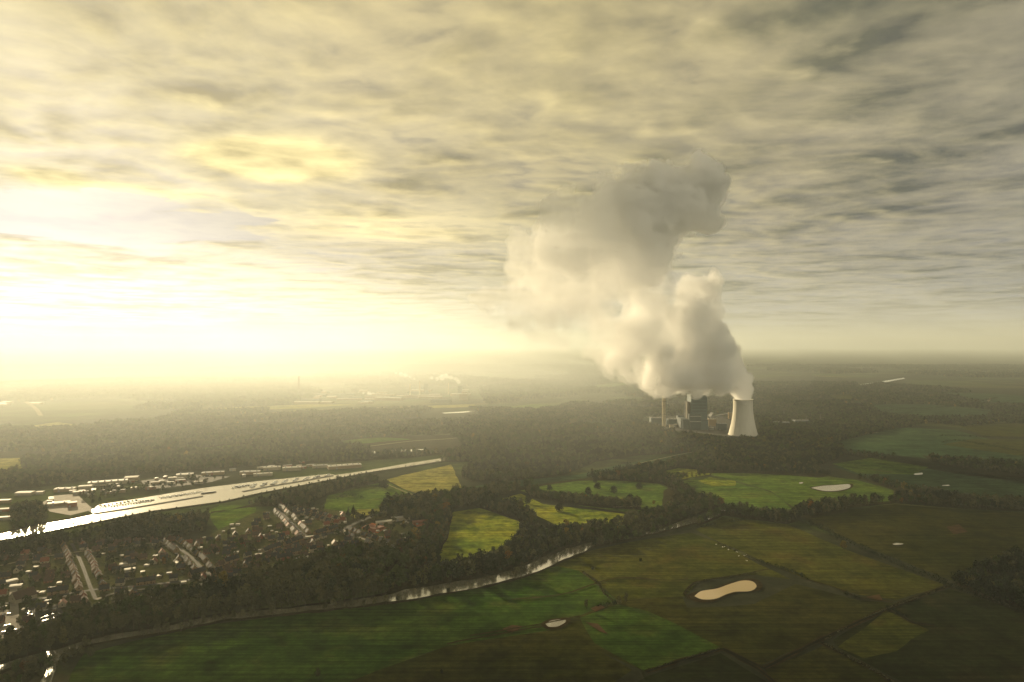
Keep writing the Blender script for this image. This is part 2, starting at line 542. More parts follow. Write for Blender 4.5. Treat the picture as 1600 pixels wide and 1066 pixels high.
def build_tower():
    root = bpy.data.objects.new('cooling_tower', None); COL.objects.link(root)
    root.location = TW
    tag(root, 'tall pale concrete cooling tower with steam pouring from its mouth', 'cooling tower')
    bm = bmesh.new()
    zs = [9 + (138 - 9) * i / 30 for i in range(31)]
    prof = [(tower_r(z), z) for z in zs] + [(tower_r(138) + 0.9, 138.2), (tower_r(138) + 0.9, 140.5), (tower_r(138) - 0.6, 140.5)] + \
           [(tower_r(z) - 0.7, z) for z in reversed(zs)]
    lathe(bm, prof + [prof[0]], 96)
    kid(obj('shell', bm, shell_mat(), root))
    bm = bmesh.new()
    lathe(bm, [(tower_r(9) + 0.5, 8.0), (tower_r(9) + 1.4, 8.2), (tower_r(9) + 1.2, 10.4), (tower_r(9) + 0.06, 10.6)], 96)
    obj('ring_beam', bm, M_CONCRETE, root)
    for k in range(40):
        bm = bmesh.new()
        for s in (-1, 1):
            a0 = 2 * math.pi * (k + 0.5) / 40; a1 = a0 + s * math.pi / 40
            tube(bm, [((tower_r(9) + 2.2) * math.cos(a0), (tower_r(9) + 2.2) * math.sin(a0), 0), ((tower_r(9) + 0.4) * math.cos(a1), (tower_r(9) + 0.4) * math.sin(a1), 8.6)], [0.55, 0.5], 6)
        obj('support_column', bm, M_SHADOWCONC, root)
    # the dark stair that climbs the shell
    a = math.radians(214)
    bm = bmesh.new()
    pts = [Vector(((tower_r(z) + 0.9) * math.cos(a), (tower_r(z) + 0.9) * math.sin(a), z)) for z in [10 + 128 * i / 16 for i in range(17)]]
    tube(bm, pts, [0.75] * len(pts), 4)
    obj('stair', bm, M_DARKSTEEL, root)
    bm = bmesh.new()
    lathe(bm, [(2, 0.6), (tower_r(0) + 5, 0.6), (tower_r(0) + 5.6, 1.8), (tower_r(0) + 6.2, 1.8), (tower_r(0) + 6.4, 0)], 96)
    obj('basin', bm, M_SHADOWCONC, root)
    bm = bmesh.new()
    lathe(bm, [(0.5, 9.2), (tower_r(9) - 1.4, 9.2), (tower_r(9) - 1.4, 1.0), (tower_r(9) - 2.2, 1.0)], 72)
    obj('cooling_fill', bm, M_DARKSTEEL, root)
build_tower()

#          px,  py, radius px, weight, depth m
BLOBS = [
    (1161, 622, 14, 1.000, 0), (1164, 611, 14, 1.000, -4), (1168, 599, 11, 1.000, -10), (1158, 598, 17, 1.000, 0), (1155, 583, 13, 1.000, -15), (1146, 604, 17, 1.000, 5),
    (1140, 590, 22, 0.950, 0), (1135, 570, 22, 0.900, -20), (1137, 547, 19, 0.850, -30), (1124, 545, 24, 0.800, 10), (1112, 527, 22, 0.800, -30), (1115, 585, 28, 0.800, 15),
    (1120, 607, 15, 0.800, 0), (1092, 605, 18, 0.750, 0), (1070, 604, 18, 0.650, 10), (1050, 606, 13, 0.600, 0), (1032, 602, 13, 0.500, -10), (1085, 575, 36, 0.700, 20), (1060, 580, 34, 0.600, -10),
    (1090, 535, 38, 0.650, 20), (1085, 495, 34, 0.500, -20), (1093, 470, 24, 0.450, 0), (1098, 447, 19, 0.450, -20), (1104, 431, 14, 0.450, -30), (1075, 450, 24, 0.350, 10), (1060, 505, 42, 0.400, 20),
    (1035, 560, 38, 0.500, 0), (1012, 586, 20, 0.450, 10), (995, 580, 18, 0.340, 0), (1010, 540, 40, 0.350, 20), (975, 560, 28, 0.255, 0), (948, 566, 20, 0.221, 10), (925, 550, 24, 0.187, -10),
    (1020, 480, 48, 0.300, 10), (980, 510, 46, 0.230, -20), (940, 515, 40, 0.187, 20), (1000, 430, 46, 0.300, -10), (1010, 385, 40, 0.710, 0), (1000, 345, 40, 0.710, -30), (1035, 325, 38, 0.760, 10),
    (1065, 320, 36, 0.800, 0), (1090, 305, 34, 0.840, 20), (1110, 287, 22, 0.880, -20), (1118, 272, 15, 0.840, -10), (1095, 270, 24, 0.800, 0), (1060, 285, 30, 0.710, 20), (1102, 335, 22, 0.760, -10), (1020, 290, 34, 0.590, -10), (980, 315, 44, 0.468, 20),
    (955, 365, 54, 0.323, 0), (950, 425, 56, 0.187, 10), (905, 465, 50, 0.162, -10), (905, 400, 52, 0.246, 20), (930, 330, 44, 0.246, -20), (890, 345, 40, 0.194, 10), (860, 390, 44, 0.239, 0), (850, 440, 46, 0.163, -20),
    (860, 495, 40, 0.185, 20), (820, 480, 38, 0.163, 0), (815, 425, 38, 0.130, 10), (790, 495, 30, 0.142, -10), (770, 468, 24, 0.130, 0), (745, 470, 14, 0.109, 10), (800, 450, 30, 0.130, 0), (880, 530, 26, 0.137, 0), (835, 525, 24, 0.142, 10), (820, 380, 30, 0.174, 0)]

def build_plume():
    mpp = TW.y / FPX
    vox = PLUME_VOXEL
    x0, x1 = (690 - 800) * mpp, (1215 - 800) * mpp
    z0, z1 = 100.0, H + (HORIZON - 225) * mpp
    y0, y1 = TW.y - 210, TW.y + 210
    shape = tuple(int((b - a) / vox) for a, b in ((x0, x1), (y0, y1), (z0, z1)))
    org = (x0, y0, z0)
    X = (x0 + np.arange(shape[0]) * vox).astype(np.float32)[:, None, None]
    Y = (y0 + np.arange(shape[1]) * vox).astype(np.float32)[None, :, None]
    Z = (z0 + np.arange(shape[2]) * vox).astype(np.float32)[None, None, :]
    warp = [fbm(shape, org, vox, 150, 3, s) * 22 for s in (3, 41, 77)]
    X = X + warp[0]; Y = Y + warp[1]; Z = Z + warp[2]
    del warp
    S = np.full(shape, 1e-4, np.float32); Wt = np.zeros(shape, np.float32)
    K = 7.0
    for px, py, r, w, dy in BLOBS:
        c = Vector(((px - 800) * mpp, TW.y + dy * 1.2, H + (HORIZON - py) * mpp))
        r = r * mpp
        q = ((X - c.x) ** 2 + ((Y - c.y) / 1.05) ** 2 + (Z - c.z) ** 2)
        e = np.exp(K * np.clip(1.0 - np.sqrt(q) / r, -1.2, 1))
        S += e; Wt += e * w
    F = np.log(S) / K
    W = Wt / S
    big = np.abs(fbm(shape, org, vox, 110, 1, 5))
    mid = np.abs(fbm(shape, org, vox, 52, 1, 23))
    fine = np.abs(fbm(shape, org, vox, 26, 2, 29, 0.6))
    wisp = fbm(shape, org, vox, 130, 5, 47, 0.58)
    thin = np.clip(1.15 - W * 1.7, 0, 1)
    F0 = F + 0.30
    F = F - 0.02 + (0.30 * big + 0.34 * mid + 0.22 * fine - 0.27) * (1.15 - 0.5 * thin) - thin * (0.16 + 0.75 * wisp)
    F = np.minimum(F, F0)
    del big, mid, fine, wisp, F0
    rho = np.clip(F * 2.2, -1, 1)
    rho = np.where(rho > 0, np.sqrt(np.clip(rho, 0, 1)) * W, rho)
    del X, Y, Z, S, Wt, F, thin
    for ax in range(3):
        for e in (0, -1):
            sl = [slice(None)] * 3; sl[ax] = e
            rho[tuple(sl)] = -1
    root = None
    for level, dens, name in ((0.025, 0.0022, 'steam_plume'), (0.08, 0.0045, 'steam_veil'), (0.2, 0.013, 'steam_billow'), (0.42, 0.034, 'steam_core')):
        v, q = surface_net(rho, level, org, vox)
        me = np_mesh(name, v, q)
        o = obj(name, me, volume_mat(name, (0.985, 0.985, 0.982), dens, 0.2), root)
        if root is None:
            root = o
            tag(o, 'huge billowing plume of steam rising from the cooling tower and drifting left', 'steam plume')
PLUME_VOXEL = 4.8
build_plume()
# ------------------------------------------------------------------ fields, meadows
G_DEEP = grass_mat('deep_green_pasture', (0.018, 0.044, 0.006), (0.034, 0.062, 0.008), 0.006, 0.08, 0.35, (0.06, 0.065, 0.014))
G_GREEN = grass_mat('green_pasture', (0.042, 0.085, 0.014), (0.072, 0.112, 0.017), 0.006, 0.08, 0.5, (0.085, 0.085, 0.022))
G_LIME = grass_mat('sunlit_toned_meadow', (0.075, 0.115, 0.014), (0.18, 0.185, 0.020), 0.010, 0.07, 0.9, (0.05, 0.085, 0.014))  # sunlit brightness and deep green shade put into the grass colour
G_STRAW = grass_mat('pale_yellow_meadow', (0.15, 0.15, 0.035), (0.20, 0.18, 0.05), 0.005, 0.06, 0.2)
G_OLIVE = grass_mat('olive_pasture', (0.032, 0.042, 0.006), (0.050, 0.051, 0.008), 0.005, 0.09, 1.1, (0.062, 0.044, 0.010))
G_BROWN = grass_mat('brown_pasture', (0.022, 0.027, 0.005), (0.034, 0.033, 0.006), 0.006, 0.09, 0.8, (0.018, 0.024, 0.006))
G_DARK = grass_mat('shade_toned_pasture', (0.010, 0.016, 0.005), (0.016, 0.020, 0.006), 0.006, 0.09, 0.7, (0.034, 0.028, 0.011))  # darkening of the lower right corner put into the grass colour
G_TEAL = grass_mat('cool_green_field', (0.025, 0.052, 0.024), (0.038, 0.068, 0.029), 0.003, 0.05, 0.3)
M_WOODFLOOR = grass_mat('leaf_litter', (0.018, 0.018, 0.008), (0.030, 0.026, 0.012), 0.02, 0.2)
M_SOIL = flat_mat('bare_soil', (0.065, 0.040, 0.020), 0.95, 0.0, 0.4, 0.08)
M_REED = flat_mat('brown_reed_margin', (0.030, 0.022, 0.009), 0.95, 0.0, 0.5, 0.12)
M_DITCH = flat_mat('wet_ditch', (0.010, 0.011, 0.007), 1.0, 0.0, 0.3, 0.1)
M_ROAD = flat_mat('worn_asphalt', (0.050, 0.049, 0.045), 0.9, 0.1, 0.2, 0.15)
M_PATH = flat_mat('sandy_track', (0.20, 0.17, 0.11), 0.95, 0.0, 0.3, 0.15)
M_PAVED = flat_mat('pale_paving', (0.21, 0.19, 0.155), 0.9, 0.1, 0.18, 0.08)
M_GARDEN = grass_mat('gardens', (0.036, 0.044, 0.018), (0.060, 0.060, 0.026), 0.05, 0.3, None, (0.055, 0.06, 0.018))
M_CLAY = flat_mat('red_clay', (0.26, 0.09, 0.045), 0.95, 0.0, 0.15, 0.2)

def px_pts(s): return [P(*map(float, a.split(','))) for a in s.split()]

FIELDS = [  # name, outline in survey positions, surface
    ('pasture', '-60,1090 108,1068 130,1022 205,1003 330,976 470,958 600,944 700,928 790,908 868,884 905,892 935,915 962,938 905,962 860,985 690,1012 520,1075 300,1140 -60,1140', G_DEEP),
    ('field', '868,884 905,866 935,858 1000,844 1080,832 1128,850 1186,882 1238,906 1170,898 1098,905 1068,932 965,938 935,915 905,892', G_OLIVE),
    ('field', '862,985 905,962 965,938 1068,932 1075,950 1180,945 1240,912 1340,938 1398,942 1300,992 1190,1040 1128,1014 1010,1050 920,1010', G_BROWN),
    ('pasture', '965,945 1010,955 1060,975 1128,1012 1010,1050 930,1005 905,965', G_DEEP),
    ('field', '520,1075 690,1012 860,985 925,1010 990,1048 900,1110 700,1160 480,1110', G_BROWN),
    ('field', '1086,828 1130,808 1230,820 1330,862 1478,914 1400,938 1345,930 1240,898 1190,876 1130,850', G_OLIVE),
    ('field', '1255,812 1320,798 1400,788 1510,797 1720,806 1720,868 1600,866 1490,908 1340,850', G_BROWN),
    ('pasture', '1482,920 1700,985 1700,1100 1600,1120 1460,1090 1380,1050 1310,1012 1300,1000 1392,952', G_DARK),
    ('field', '1310,1012 1385,955 1450,985 1400,1018 1350,1030', G_OLIVE),
    ('field', '1195,1046 1290,1008 1330,1030 1400,1070 1440,1140 1230,1140', G_BROWN),
    ('pasture', '1010,1056 1126,1022 1220,1078 1290,1150 1000,1160 900,1120', G_DARK),
    ('meadow', '603,750 640,740 705,726 722,765 700,776 664,779', G_STRAW),
    ('meadow', '505,800 512,775 560,762 600,752 660,778 612,790 560,803', G_GREEN),
    ('meadow', '548,806 560,796 592,795 596,808 570,818', G_STRAW),
    ('pasture', '322,800 345,790 402,790 398,828 345,838', G_GREEN),
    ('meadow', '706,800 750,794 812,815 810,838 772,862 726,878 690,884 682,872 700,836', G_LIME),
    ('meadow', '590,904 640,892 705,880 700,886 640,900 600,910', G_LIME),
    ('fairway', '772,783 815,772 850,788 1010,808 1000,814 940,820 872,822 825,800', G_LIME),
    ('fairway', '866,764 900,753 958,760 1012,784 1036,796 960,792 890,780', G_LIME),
    ('pasture', '812,766 850,756 905,748 1030,756 1062,775 1040,800 1010,806 860,784', G_GREEN),
    ('pasture', '730,762 800,752 905,742 960,728 1075,707 1070,716 960,742 880,752 810,764', G_TEAL),
    ('pasture', '1060,752 1130,748 1205,770 1238,796 1150,798 1085,780', G_GREEN),
    ('pasture', '1084,738 1180,738 1280,742 1345,752 1400,768 1390,785 1290,790 1240,792 1205,768 1130,746', G_GREEN),
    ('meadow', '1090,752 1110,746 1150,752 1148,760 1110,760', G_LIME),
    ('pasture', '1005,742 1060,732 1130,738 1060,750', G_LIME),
    ('field', '1310,690 1400,668 1490,672 1560,690 1720,722 1720,735 1500,722 1400,712 1310,706', G_TEAL),
    ('field', '1300,730 1400,716 1520,735 1720,758 1720,795 1520,785 1400,760', G_TEAL),
    ('meadow', '1300,725 1360,716 1450,730 1430,742 1340,740', G_GREEN),
    ('field', '1470,695 1520,686 1720,690 1720,718 1590,712', G_OLIVE),
    ('field', '1500,668 1560,660 1720,672 1720,686 1540,682', G_OLIVE),
    ('field', '1360,632 1450,632 1560,642 1540,655 1440,655 1370,648', G_TEAL),
    ('field', '1450,612 1560,616 1720,628 1720,640 1540,634', G_TEAL),
    ('field', '1235,627 1280,622 1300,628 1250,633', G_OLIVE),
    ('field', '1290,618 1330,616 1345,630 1300,630', G_OLIVE),
    ('meadow', '-120,722 -60,718 34,716 33,738 -10,743 -120,745', G_STRAW),
    ('meadow', '350,651 470,641 740,632 745,636 560,642 440,648 360,655', G_STRAW),
    ('meadow', '300,645 330,638 480,632 560,632 480,638', G_STRAW),
    ('meadow', '30,668 90,660 120,664 60,672', G_STRAW),
    ('field', '760,640 830,632 900,634 840,642', G_GREEN),
    ('pasture', '520,690 600,683 645,687 560,694', G_GREEN), ('pasture', '300,702 380,694 405,698 320,707', G_GREEN), ('field', '860,664 930,659 965,664 890,669', G_TEAL),
    ('field', '640,668 720,663 735,668 650,673', G_OLIVE), ('pasture', '120,716 190,708 210,713 130,722', G_TEAL), ('field', '420,676 470,671 480,675 430,680', G_STRAW), ('field', '900,682 960,676 985,680 920,687', G_OLIVE),
    ('field', '900,606 960,598 1010,602 950,610', G_GREEN),
]
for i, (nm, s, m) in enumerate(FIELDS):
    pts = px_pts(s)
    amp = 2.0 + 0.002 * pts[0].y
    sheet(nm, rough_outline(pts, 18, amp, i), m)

# worn darker and browner spots
for nm, s, m in [('bare_patch', '1478,824 1498,820 1512,832 1490,836', M_SOIL), ('bare_patch', '785,984 800,978 818,980 800,990', M_SOIL),
                 ('bare_patch', '915,973 935,976 950,992 938,988', M_SOIL), ('bare_patch', '922,952 938,946 945,951 930,957', M_SOIL),
                 ('bare_patch', '1352,934 1374,930 1380,940', M_SOIL), ('clay_court', '565,826 582,818 606,824 590,834', M_CLAY), ('clay_court', '646,820 656,815 664,820 654,826', M_CLAY)]:
    sheet(nm, rough_outline(px_pts(s), 4, 1.5, 3), m)

# ------------------------------------------------------------------ water
def water_mat(name, base, gloss, rough, bump):
    m, nt, b = mat(name)
    nt.nodes.remove(b)
    df = nt.nodes.new('ShaderNodeBsdfDiffuse'); df.inputs[0].default_value = (*base, 1)
    gl = nt.nodes.new('ShaderNodeBsdfGlossy'); gl.inputs['Roughness'].default_value = rough
    gl.inputs[0].default_value = (0.95, 0.95, 0.93, 1)
    fr = nt.nodes.new('ShaderNodeFresnel'); fr.inputs[0].default_value = 1.33
    k = fmath(nt, 'MULTIPLY_ADD', fr.outputs[0], 1.0, gloss, clamp=True)
    bp = nt.nodes.new('ShaderNodeBump'); bp.inputs['Strength'].default_value = bump; bp.inputs['Distance'].default_value = 0.3
    nt.links.new(noise_node(nt, 0.25, 3, 0.6), bp.inputs['Height'])
    nt.links.new(bp.outputs[0], gl.inputs['Normal'])
    ms = nt.nodes.new('ShaderNodeMixShader')
    nt.links.new(k, ms.inputs[0]); nt.links.new(df.outputs[0], ms.inputs[1]); nt.links.new(gl.outputs[0], ms.inputs[2])
    nt.links.new(ms.outputs[0], nt.nodes['Material Output'].inputs['Surface'])
    return m
M_CANAL = water_mat('canal_water', (0.24, 0.20, 0.12), 0.03, 0.24, 0.3)
M_RIVER = water_mat('river_water', (0.22, 0.20, 0.135), 0.42, 0.12, 0.15)
M_POND = water_mat('muddy_pond_water', (0.44, 0.32, 0.13), 0.16, 0.05, 0.05)
M_MERE = water_mat('dull_pond_water', (0.11, 0.095, 0.05), 0.2, 0.08, 0.1)
M_FARWATER = water_mat('far_water', (0.26, 0.225, 0.14), 0.3, 0.2, 0.1)

canal_far = px_pts('-140,858 -60,845 0,834 30,827 69,818 110,811 144,803.5')
mole = px_pts('147,804 200,796 260,786 316,776.5')
basin_shore = px_pts('143,797 156,789 218,779.5 252,773.5 318,763 368,757 402,752.5 450,748 515,741 524,743')
canal_near = px_pts('-140,868 -60,856 0,846 41,839 137,820 240,800 350,785 404,772.5 471,760 573,740 640,730 700,720.5 712,718.5')
far2 = px_pts('578,735 640,724 690,716.5 708,716')
outline = canal_near[::1] + list(reversed(far2)) + list(reversed(basin_shore)) + list(reversed(canal_far))
sheet('canal', outline, M_CANAL, 0.9)
M_QUAY = flat_mat('quay_stone', (0.10, 0.095, 0.08), 0.9, 0.1, 0.3, 0.2)
def bank(name, line, w, h, m, kind='structure'):
    bm = bmesh.new()
    rings = []
    n = len(line)
    for i, p in enumerate(line):
        d = (line[min(i + 1, n - 1)] - line[max(i - 1, 0)]).normalized()
        nr = Vector((-d.y, d.x, 0))
        prof = [(-w * 0.9, 0), (-w * 0.45, h), (w * 0.45, h), (w * 0.9, 0)]
        rings.append([bm.verts.new((p.x + nr.x * a, p.y + nr.y * a, z)) for a, z in prof])
    for a, b in zip(rings, rings[1:]):
        for k in range(3): bm.faces.new((a[k], a[k + 1], b[k + 1], b[k]))
    o = obj(name, bm, m)
    o['kind'] = kind
    return o
bank('mole', mole, 6, 2.4, M_QUAY)
bank('mole', px_pts('380,769 420,761 470,753 520,744'), 6, 2.4, M_QUAY)
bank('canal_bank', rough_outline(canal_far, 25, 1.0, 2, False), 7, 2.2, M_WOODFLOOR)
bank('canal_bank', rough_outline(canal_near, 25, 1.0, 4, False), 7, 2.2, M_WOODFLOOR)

river_px = [(-90, 1072, 24), (-30, 1058, 24), (3, 1045, 26), (37, 1034, 24), (93, 1020, 22), (112, 1014, 26), (132, 1006.5, 20), (162, 1000, 20), (187, 995, 22), (247, 986, 24), (302, 975, 24), (360, 964, 22), (441, 956.5, 22), (500, 950.5, 22),
            (543, 945, 22), (605, 936.5, 26), (645, 929, 30), (685, 922, 28), (747, 911.5, 28), (780, 904, 26), (829, 889, 26), (866, 873.5, 26), (901, 859.5, 28), (928, 851, 16), (960, 844, 14), (992, 837.5, 20), (1017, 832.5, 16), (1045, 826, 14), (1066, 819, 22), (1090, 812, 34), (1112, 804, 34), (1124, 799, 10), (1150, 797, 10)]
rl = smooth_line([P(a, b) for a, b, w in river_px], 10)
rw = []
for i in range(len(rl)):
    j = min(i // 10, len(river_px) - 2); t = (i - j * 10) / 10
    rw.append((river_px[j][2] * (1 - t) + river_px[j + 1][2] * t) * (0.72 if j < 14 else 1.15 if 15 <= j <= 21 else 0.7 if 23 <= j <= 26 else 1.0))
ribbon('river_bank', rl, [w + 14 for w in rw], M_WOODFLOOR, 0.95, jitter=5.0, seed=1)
ribbon('river', rl, rw, M_RIVER, 1.05, jitter=5.0, seed=3)
ribbon('stream', smooth_line(px_pts('93,1020 84,1034 78,1051 70,1072'), 8), 9, M_RIVER, 1.1, jitter=2.0)

def blob_pts(s, step=3): return smooth_line(px_pts(s) + [px_pts(s)[0]], 8)[:-1]
def pond(s, name, m=None, margin=True, grow=1.28, gm=None):
    pts = blob_pts(s)
    c = sum(pts, Vector()) / len(pts)
    if margin:
        big = [c + (p - c) * grow + (p - c).normalized() * 3 for p in pts]
        sheet('pond_margin', rough_outline(big, 5, 4, 2), gm or M_REED, 1.0)
    o = sheet(name, pts, m or M_POND, 1.15)
pond('1085,933 1096,925 1120,921 1140,914 1160,908.5 1176,910 1182,918 1172,925 1150,926 1135,930 1118,937 1098,938', 'pond', grow=1.16)
pond('852,976 862,971 880,969 884,973 872,980 858,981', 'pond', M_MERE)
pond('1267,763 1285,760 1302,759 1326,757.5 1327,763 1310,767.5 1288,768', 'pond', M_FARWATER, grow=1.1)
pond('1470,774 1484,770.5 1497,773 1511,777 1500,779.5 1482,778', 'pond', M_FARWATER, grow=1.1)
pond('1428,741 1440,739.5 1441,742 1430,743', 'pond', M_FARWATER, False)
pond('1472,759 1482,758.4 1483,760 1473,760', 'pond', M_FARWATER, False)
pond('1394,851 1402,849.5 1412,851 1400,853', 'pond', M_FARWATER, False)
pond('1248,755 1254,754 1254,756 1249,756.5', 'pond', M_FARWATER, False)
sheet('pond', px_pts('566,707 600,704.5 650,702.5 668,702.5 640,706.5 600,709 570,710'), M_FARWATER, 1.0)
sheet('canal', px_pts('1292,608 1340,602 1412,590.5 1414,592 1350,604 1300,610'), M_FARWATER, 1.0)
sheet('pond', px_pts('1454,579 1462,577.5 1464,580.5 1456,581'), M_FARWATER, 1.0)
sheet('canal', px_pts('690,645.5 720,643.5 742,642 742,643.5 720,645.5 695,646.5'), M_FARWATER, 1.0)

# ------------------------------------------------------------------ roads, tracks, ditches
def road(s, w, m=None, z=0.8, name='road', jit=0.0):
    l = smooth_line(px_pts(s), 8)
    ribbon(name, l, w, m or M_ROAD, z, jitter=jit)
    return l
MAIN = road('331,894 366,882 420,866 467,850.5 490,842 534,828 565,814 599,801.5 634,789 668,780 720,772', 9, z=0.82)
S_A = road('268,848 285,861 305,877 322,897 331,894', 6, z=0.84)
S_B = road('112,850 126,878 140,915 150,938', 5, M_ROAD, z=0.86)
S_C = road('-40,950 23,942 100,930 150,922 230,915 300,906 331,894', 7, z=0.88)
S_D = road('20,905 23,965', 9, M_PAVED, z=0.90)
S_E = road('150,938 188,926 260,918', 6, M_PAVED, z=0.92)
S_F = road('432,795 450,812 474,836 490,842', 7, z=0.94)
S_G = road('534,828 560,840 590,850 622,862', 6, M_PAVED, z=0.96)
S_H = road('0,885 60,872 130,862 200,852 268,848', 6, M_PATH, z=0.98)
S_I = road('440,872 500,862 560,855 600,858', 5, M_PATH, z=1.0)
road('605,757.5 630,768 656,778', 4, M_PATH, name='track')
road('958,793 985,792 1002,791.5', 4, M_PATH, name='track')
road('960,811 990,809 1010,808 1032,805', 4, M_PATH, name='track')
road('960,733 1010,722 1060,711 1088,706', 5, M_PATH, name='track')
road('396,813 404,822', 3, M_PATH, name='track')
road('1548,622 1543,630 1549,640', 14, M_PATH, name='track')
road('1180,631 1225,622 1250,618', 12, M_PATH, name='track')
road('1270,684 1330,680 1372,676', 6, M_PATH, name='track')
road('560,700 640,690 720,684 800,670 900,660', 9, M_PATH, name='track')
road('200,712 320,690 420,683 560,672 640,660', 11, M_PATH, name='track')
road('820,702 900,690 1000,684', 7, M_PATH, name='track')
road('40,628 55,638 64,650', 20, M_PATH, name='track')
road('100,783 125,790 148,803', 6, M_PAVED, name='track')
sheet('car_park', rough_outline(px_pts('-70,958 22,953 40,985 34,996 -70,1004'), 12, 0.5), M_PAVED, 0.7)
sheet('car_park', rough_outline(px_pts('40,952 92,945 100,960 78,976 44,984'), 12, 0.5), M_ROAD, 0.72)
sheet('yard', rough_outline(px_pts('66,786 84,775 120,772 146,797 110,806 78,800'), 12, 0.5), M_PAVED, 0.72)
sheet('yard', rough_outline(px_pts('215,752 300,742 360,745 330,754 240,765'), 12, 0.5), M_ROAD, 0.74)
sheet('gardens', rough_outline(px_pts('-80,905 0,858 110,838 210,838 300,848 400,800 470,790 540,800 540,830 640,815 660,850 640,880 560,890 420,890 330,930 150,965 40,1000 -80,1010'), 20, 6, 5), M_GARDEN, 0.6)

for s in ('1008,1051 1060,1035 1128,1015', '1128,1015 1160,1030 1192,1046', '1192,1046 1240,1022 1280,1002', '1280,1002 1340,974 1392,950 1480,917', '1283,1006 1330,1030 1372,1052 1420,1085', '1130,1017 1180,1045 1230,1085', '1385,953 1410,966 1430,975 1460,978'):
    l = rough_outline(smooth_line(px_pts(s), 6), 8, 1.5, 1, False)
    ribbon('ditch_bank', l, 7, M_REED, 1.2, jitter=3, seed=4)
    ribbon('ditch', l, 3.2, M_DITCH, 1.3, jitter=1.5, seed=5)
for s in ('1075,935 1070,925 1090,910 1150,900 1200,890', '800,938 880,930 960,905 1050,908 1075,905', '735,995 850,975 905,964', '700,1008 800,988 852,978', '1250,905 1300,918 1345,935 1395,942'):
    l = rough_outline(smooth_line(px_pts(s), 6), 8, 2.5, 8, False)
    ribbon('cattle_track', l, 3.0, M_REED, 1.25, jitter=1.6, seed=6)
# ------------------------------------------------------------------ trees and woods
M_BARK = flat_mat('bark', (0.045, 0.036, 0.024), 0.95, 0.0, 0.3, 1.0)
LEAF = {'brown': leaf_mat('bare_twigs', (0.066, 0.068, 0.031)), 'olive': leaf_mat('thinning_leaves', (0.038, 0.058, 0.016)), 'dark': leaf_mat('dark_foliage', (0.012, 0.022, 0.009)),
        'orange': leaf_mat('autumn_leaves', (0.13, 0.068, 0.014)), 'yellow': leaf_mat('yellow_leaves', (0.14, 0.105, 0.02))}

def quad_cloud(rng, centers, radii, n, size, aspect, up):
    """n leaf sprays spread through the lobes; returns vertex array (n*4, 3)"""
    k = rng.choice(len(centers), n, p=radii ** 2 / np.sum(radii ** 2))
    d = rng.normal(size=(n, 3)); d /= np.linalg.norm(d, axis=1)[:, None]
    rr = radii[k] * rng.uniform(0.45, 1.0, n) ** 0.6
    p = centers[k] + d * rr[:, None] * np.array([1, 1, 0.9])
    a = d * (1 - up) + np.array([0, 0, up]) + rng.normal(size=(n, 3)) * 0.45
    a /= np.linalg.norm(a, axis=1)[:, None]
    b = np.cross(a, rng.normal(size=(n, 3))); b /= np.linalg.norm(b, axis=1)[:, None]
    s = size * rng.uniform(0.6, 1.35, n)
    a = a * (s * aspect)[:, None]; b = b * s[:, None]
    return np.stack([p - a - b * 0.5, p - a * 0.3 + b, p + a + b * 0.4, p + a * 0.2 - b], 1).reshape(-1, 3)

def crown_lobes(rng, h, w, n, base):
    cs, rs = [], []
    for i in range(n):
        t = rng.uniform(0, 1)
        z = h * (base + (0.93 - base) * t)
        env = math.sin(math.pi * (0.18 + 0.74 * t)) ** 0.8
        r = w * 0.5 * env * rng.uniform(0.25, 0.75)
        a = rng.uniform(0, 2 * math.pi)
        cs.append((r * math.cos(a), r * math.sin(a), z)); rs.append(w * rng.uniform(0.17, 0.29))
    return np.array(cs), np.array(rs)

def trunk_bm(rng, h, w, base, limbs=6, n=6, bm=None, at=(0, 0)):
    bm = bm or bmesh.new()
    ox, oy = at
    lean = rng.uniform(-0.03, 0.03, 2) * h
    top = 0.72 * h
    pts = [(ox + lean[0] * t, oy + lean[1] * t, top * t) for t in (0, 0.15, 0.5, 1)]
    r = 0.017 * h + 0.06
    tube(bm, pts, [r * 1.35, r, r * 0.7, r * 0.2], n)
    for i in range(limbs):
        t = rng.uniform(base * 0.8 + 0.1, 0.62); a = 2 * math.pi * (i + rng.uniform(-.3, .3)) / limbs
        s = (ox + lean[0] * t, oy + lean[1] * t, h * t)
        L = w * rng.uniform(0.28, 0.42)
        e = (s[0] + L * math.cos(a), s[1] + L * math.sin(a), s[2] + L * rng.uniform(0.6, 1.2))
        m_ = (s[0] + L * 0.5 * math.cos(a), s[1] + L * 0.5 * math.sin(a), s[2] + L * 0.35)
        tube(bm, [s, m_, e], [r * 0.5, r * 0.3, r * 0.08], 4)
    return bm

def cloud_mesh(name, v):
    n = len(v) // 4
    return np_mesh(name, v, np.arange(n * 4).reshape(n, 4))

def join_mesh(name, meshes, mats):
    """one mesh of several, with the material slot each is given"""
    bm = bmesh.new()
    for me, mi in meshes:
        k = len(bm.faces)
        bm.from_mesh(me)
        bm.faces.ensure_lookup_table()
        for f in bm.faces[k:]: f.material_index = mi
    out = bpy.data.meshes.new(name)
    bm.to_mesh(out); bm.free()
    for m in mats: out.materials.append(m)
    return out

def bm_mesh(bm):
    me = bpy.data.meshes.new('m'); bm.to_mesh(me); bm.free(); return me

def wood_tree(seed, kind, h, w, n, size):
    rng = np.random.RandomState(seed)
    cs, rs = crown_lobes(rng, h, w, 10, 0.3)
    v = quad_cloud(rng, cs, rs, n, size, 1.2, 0.25)
    return join_mesh('wood_tree', [(cloud_mesh('c', v), 0), (bm_mesh(trunk_bm(rng, h, w, 0.3, 3, 4)), 1)], [LEAF[kind], M_BARK])

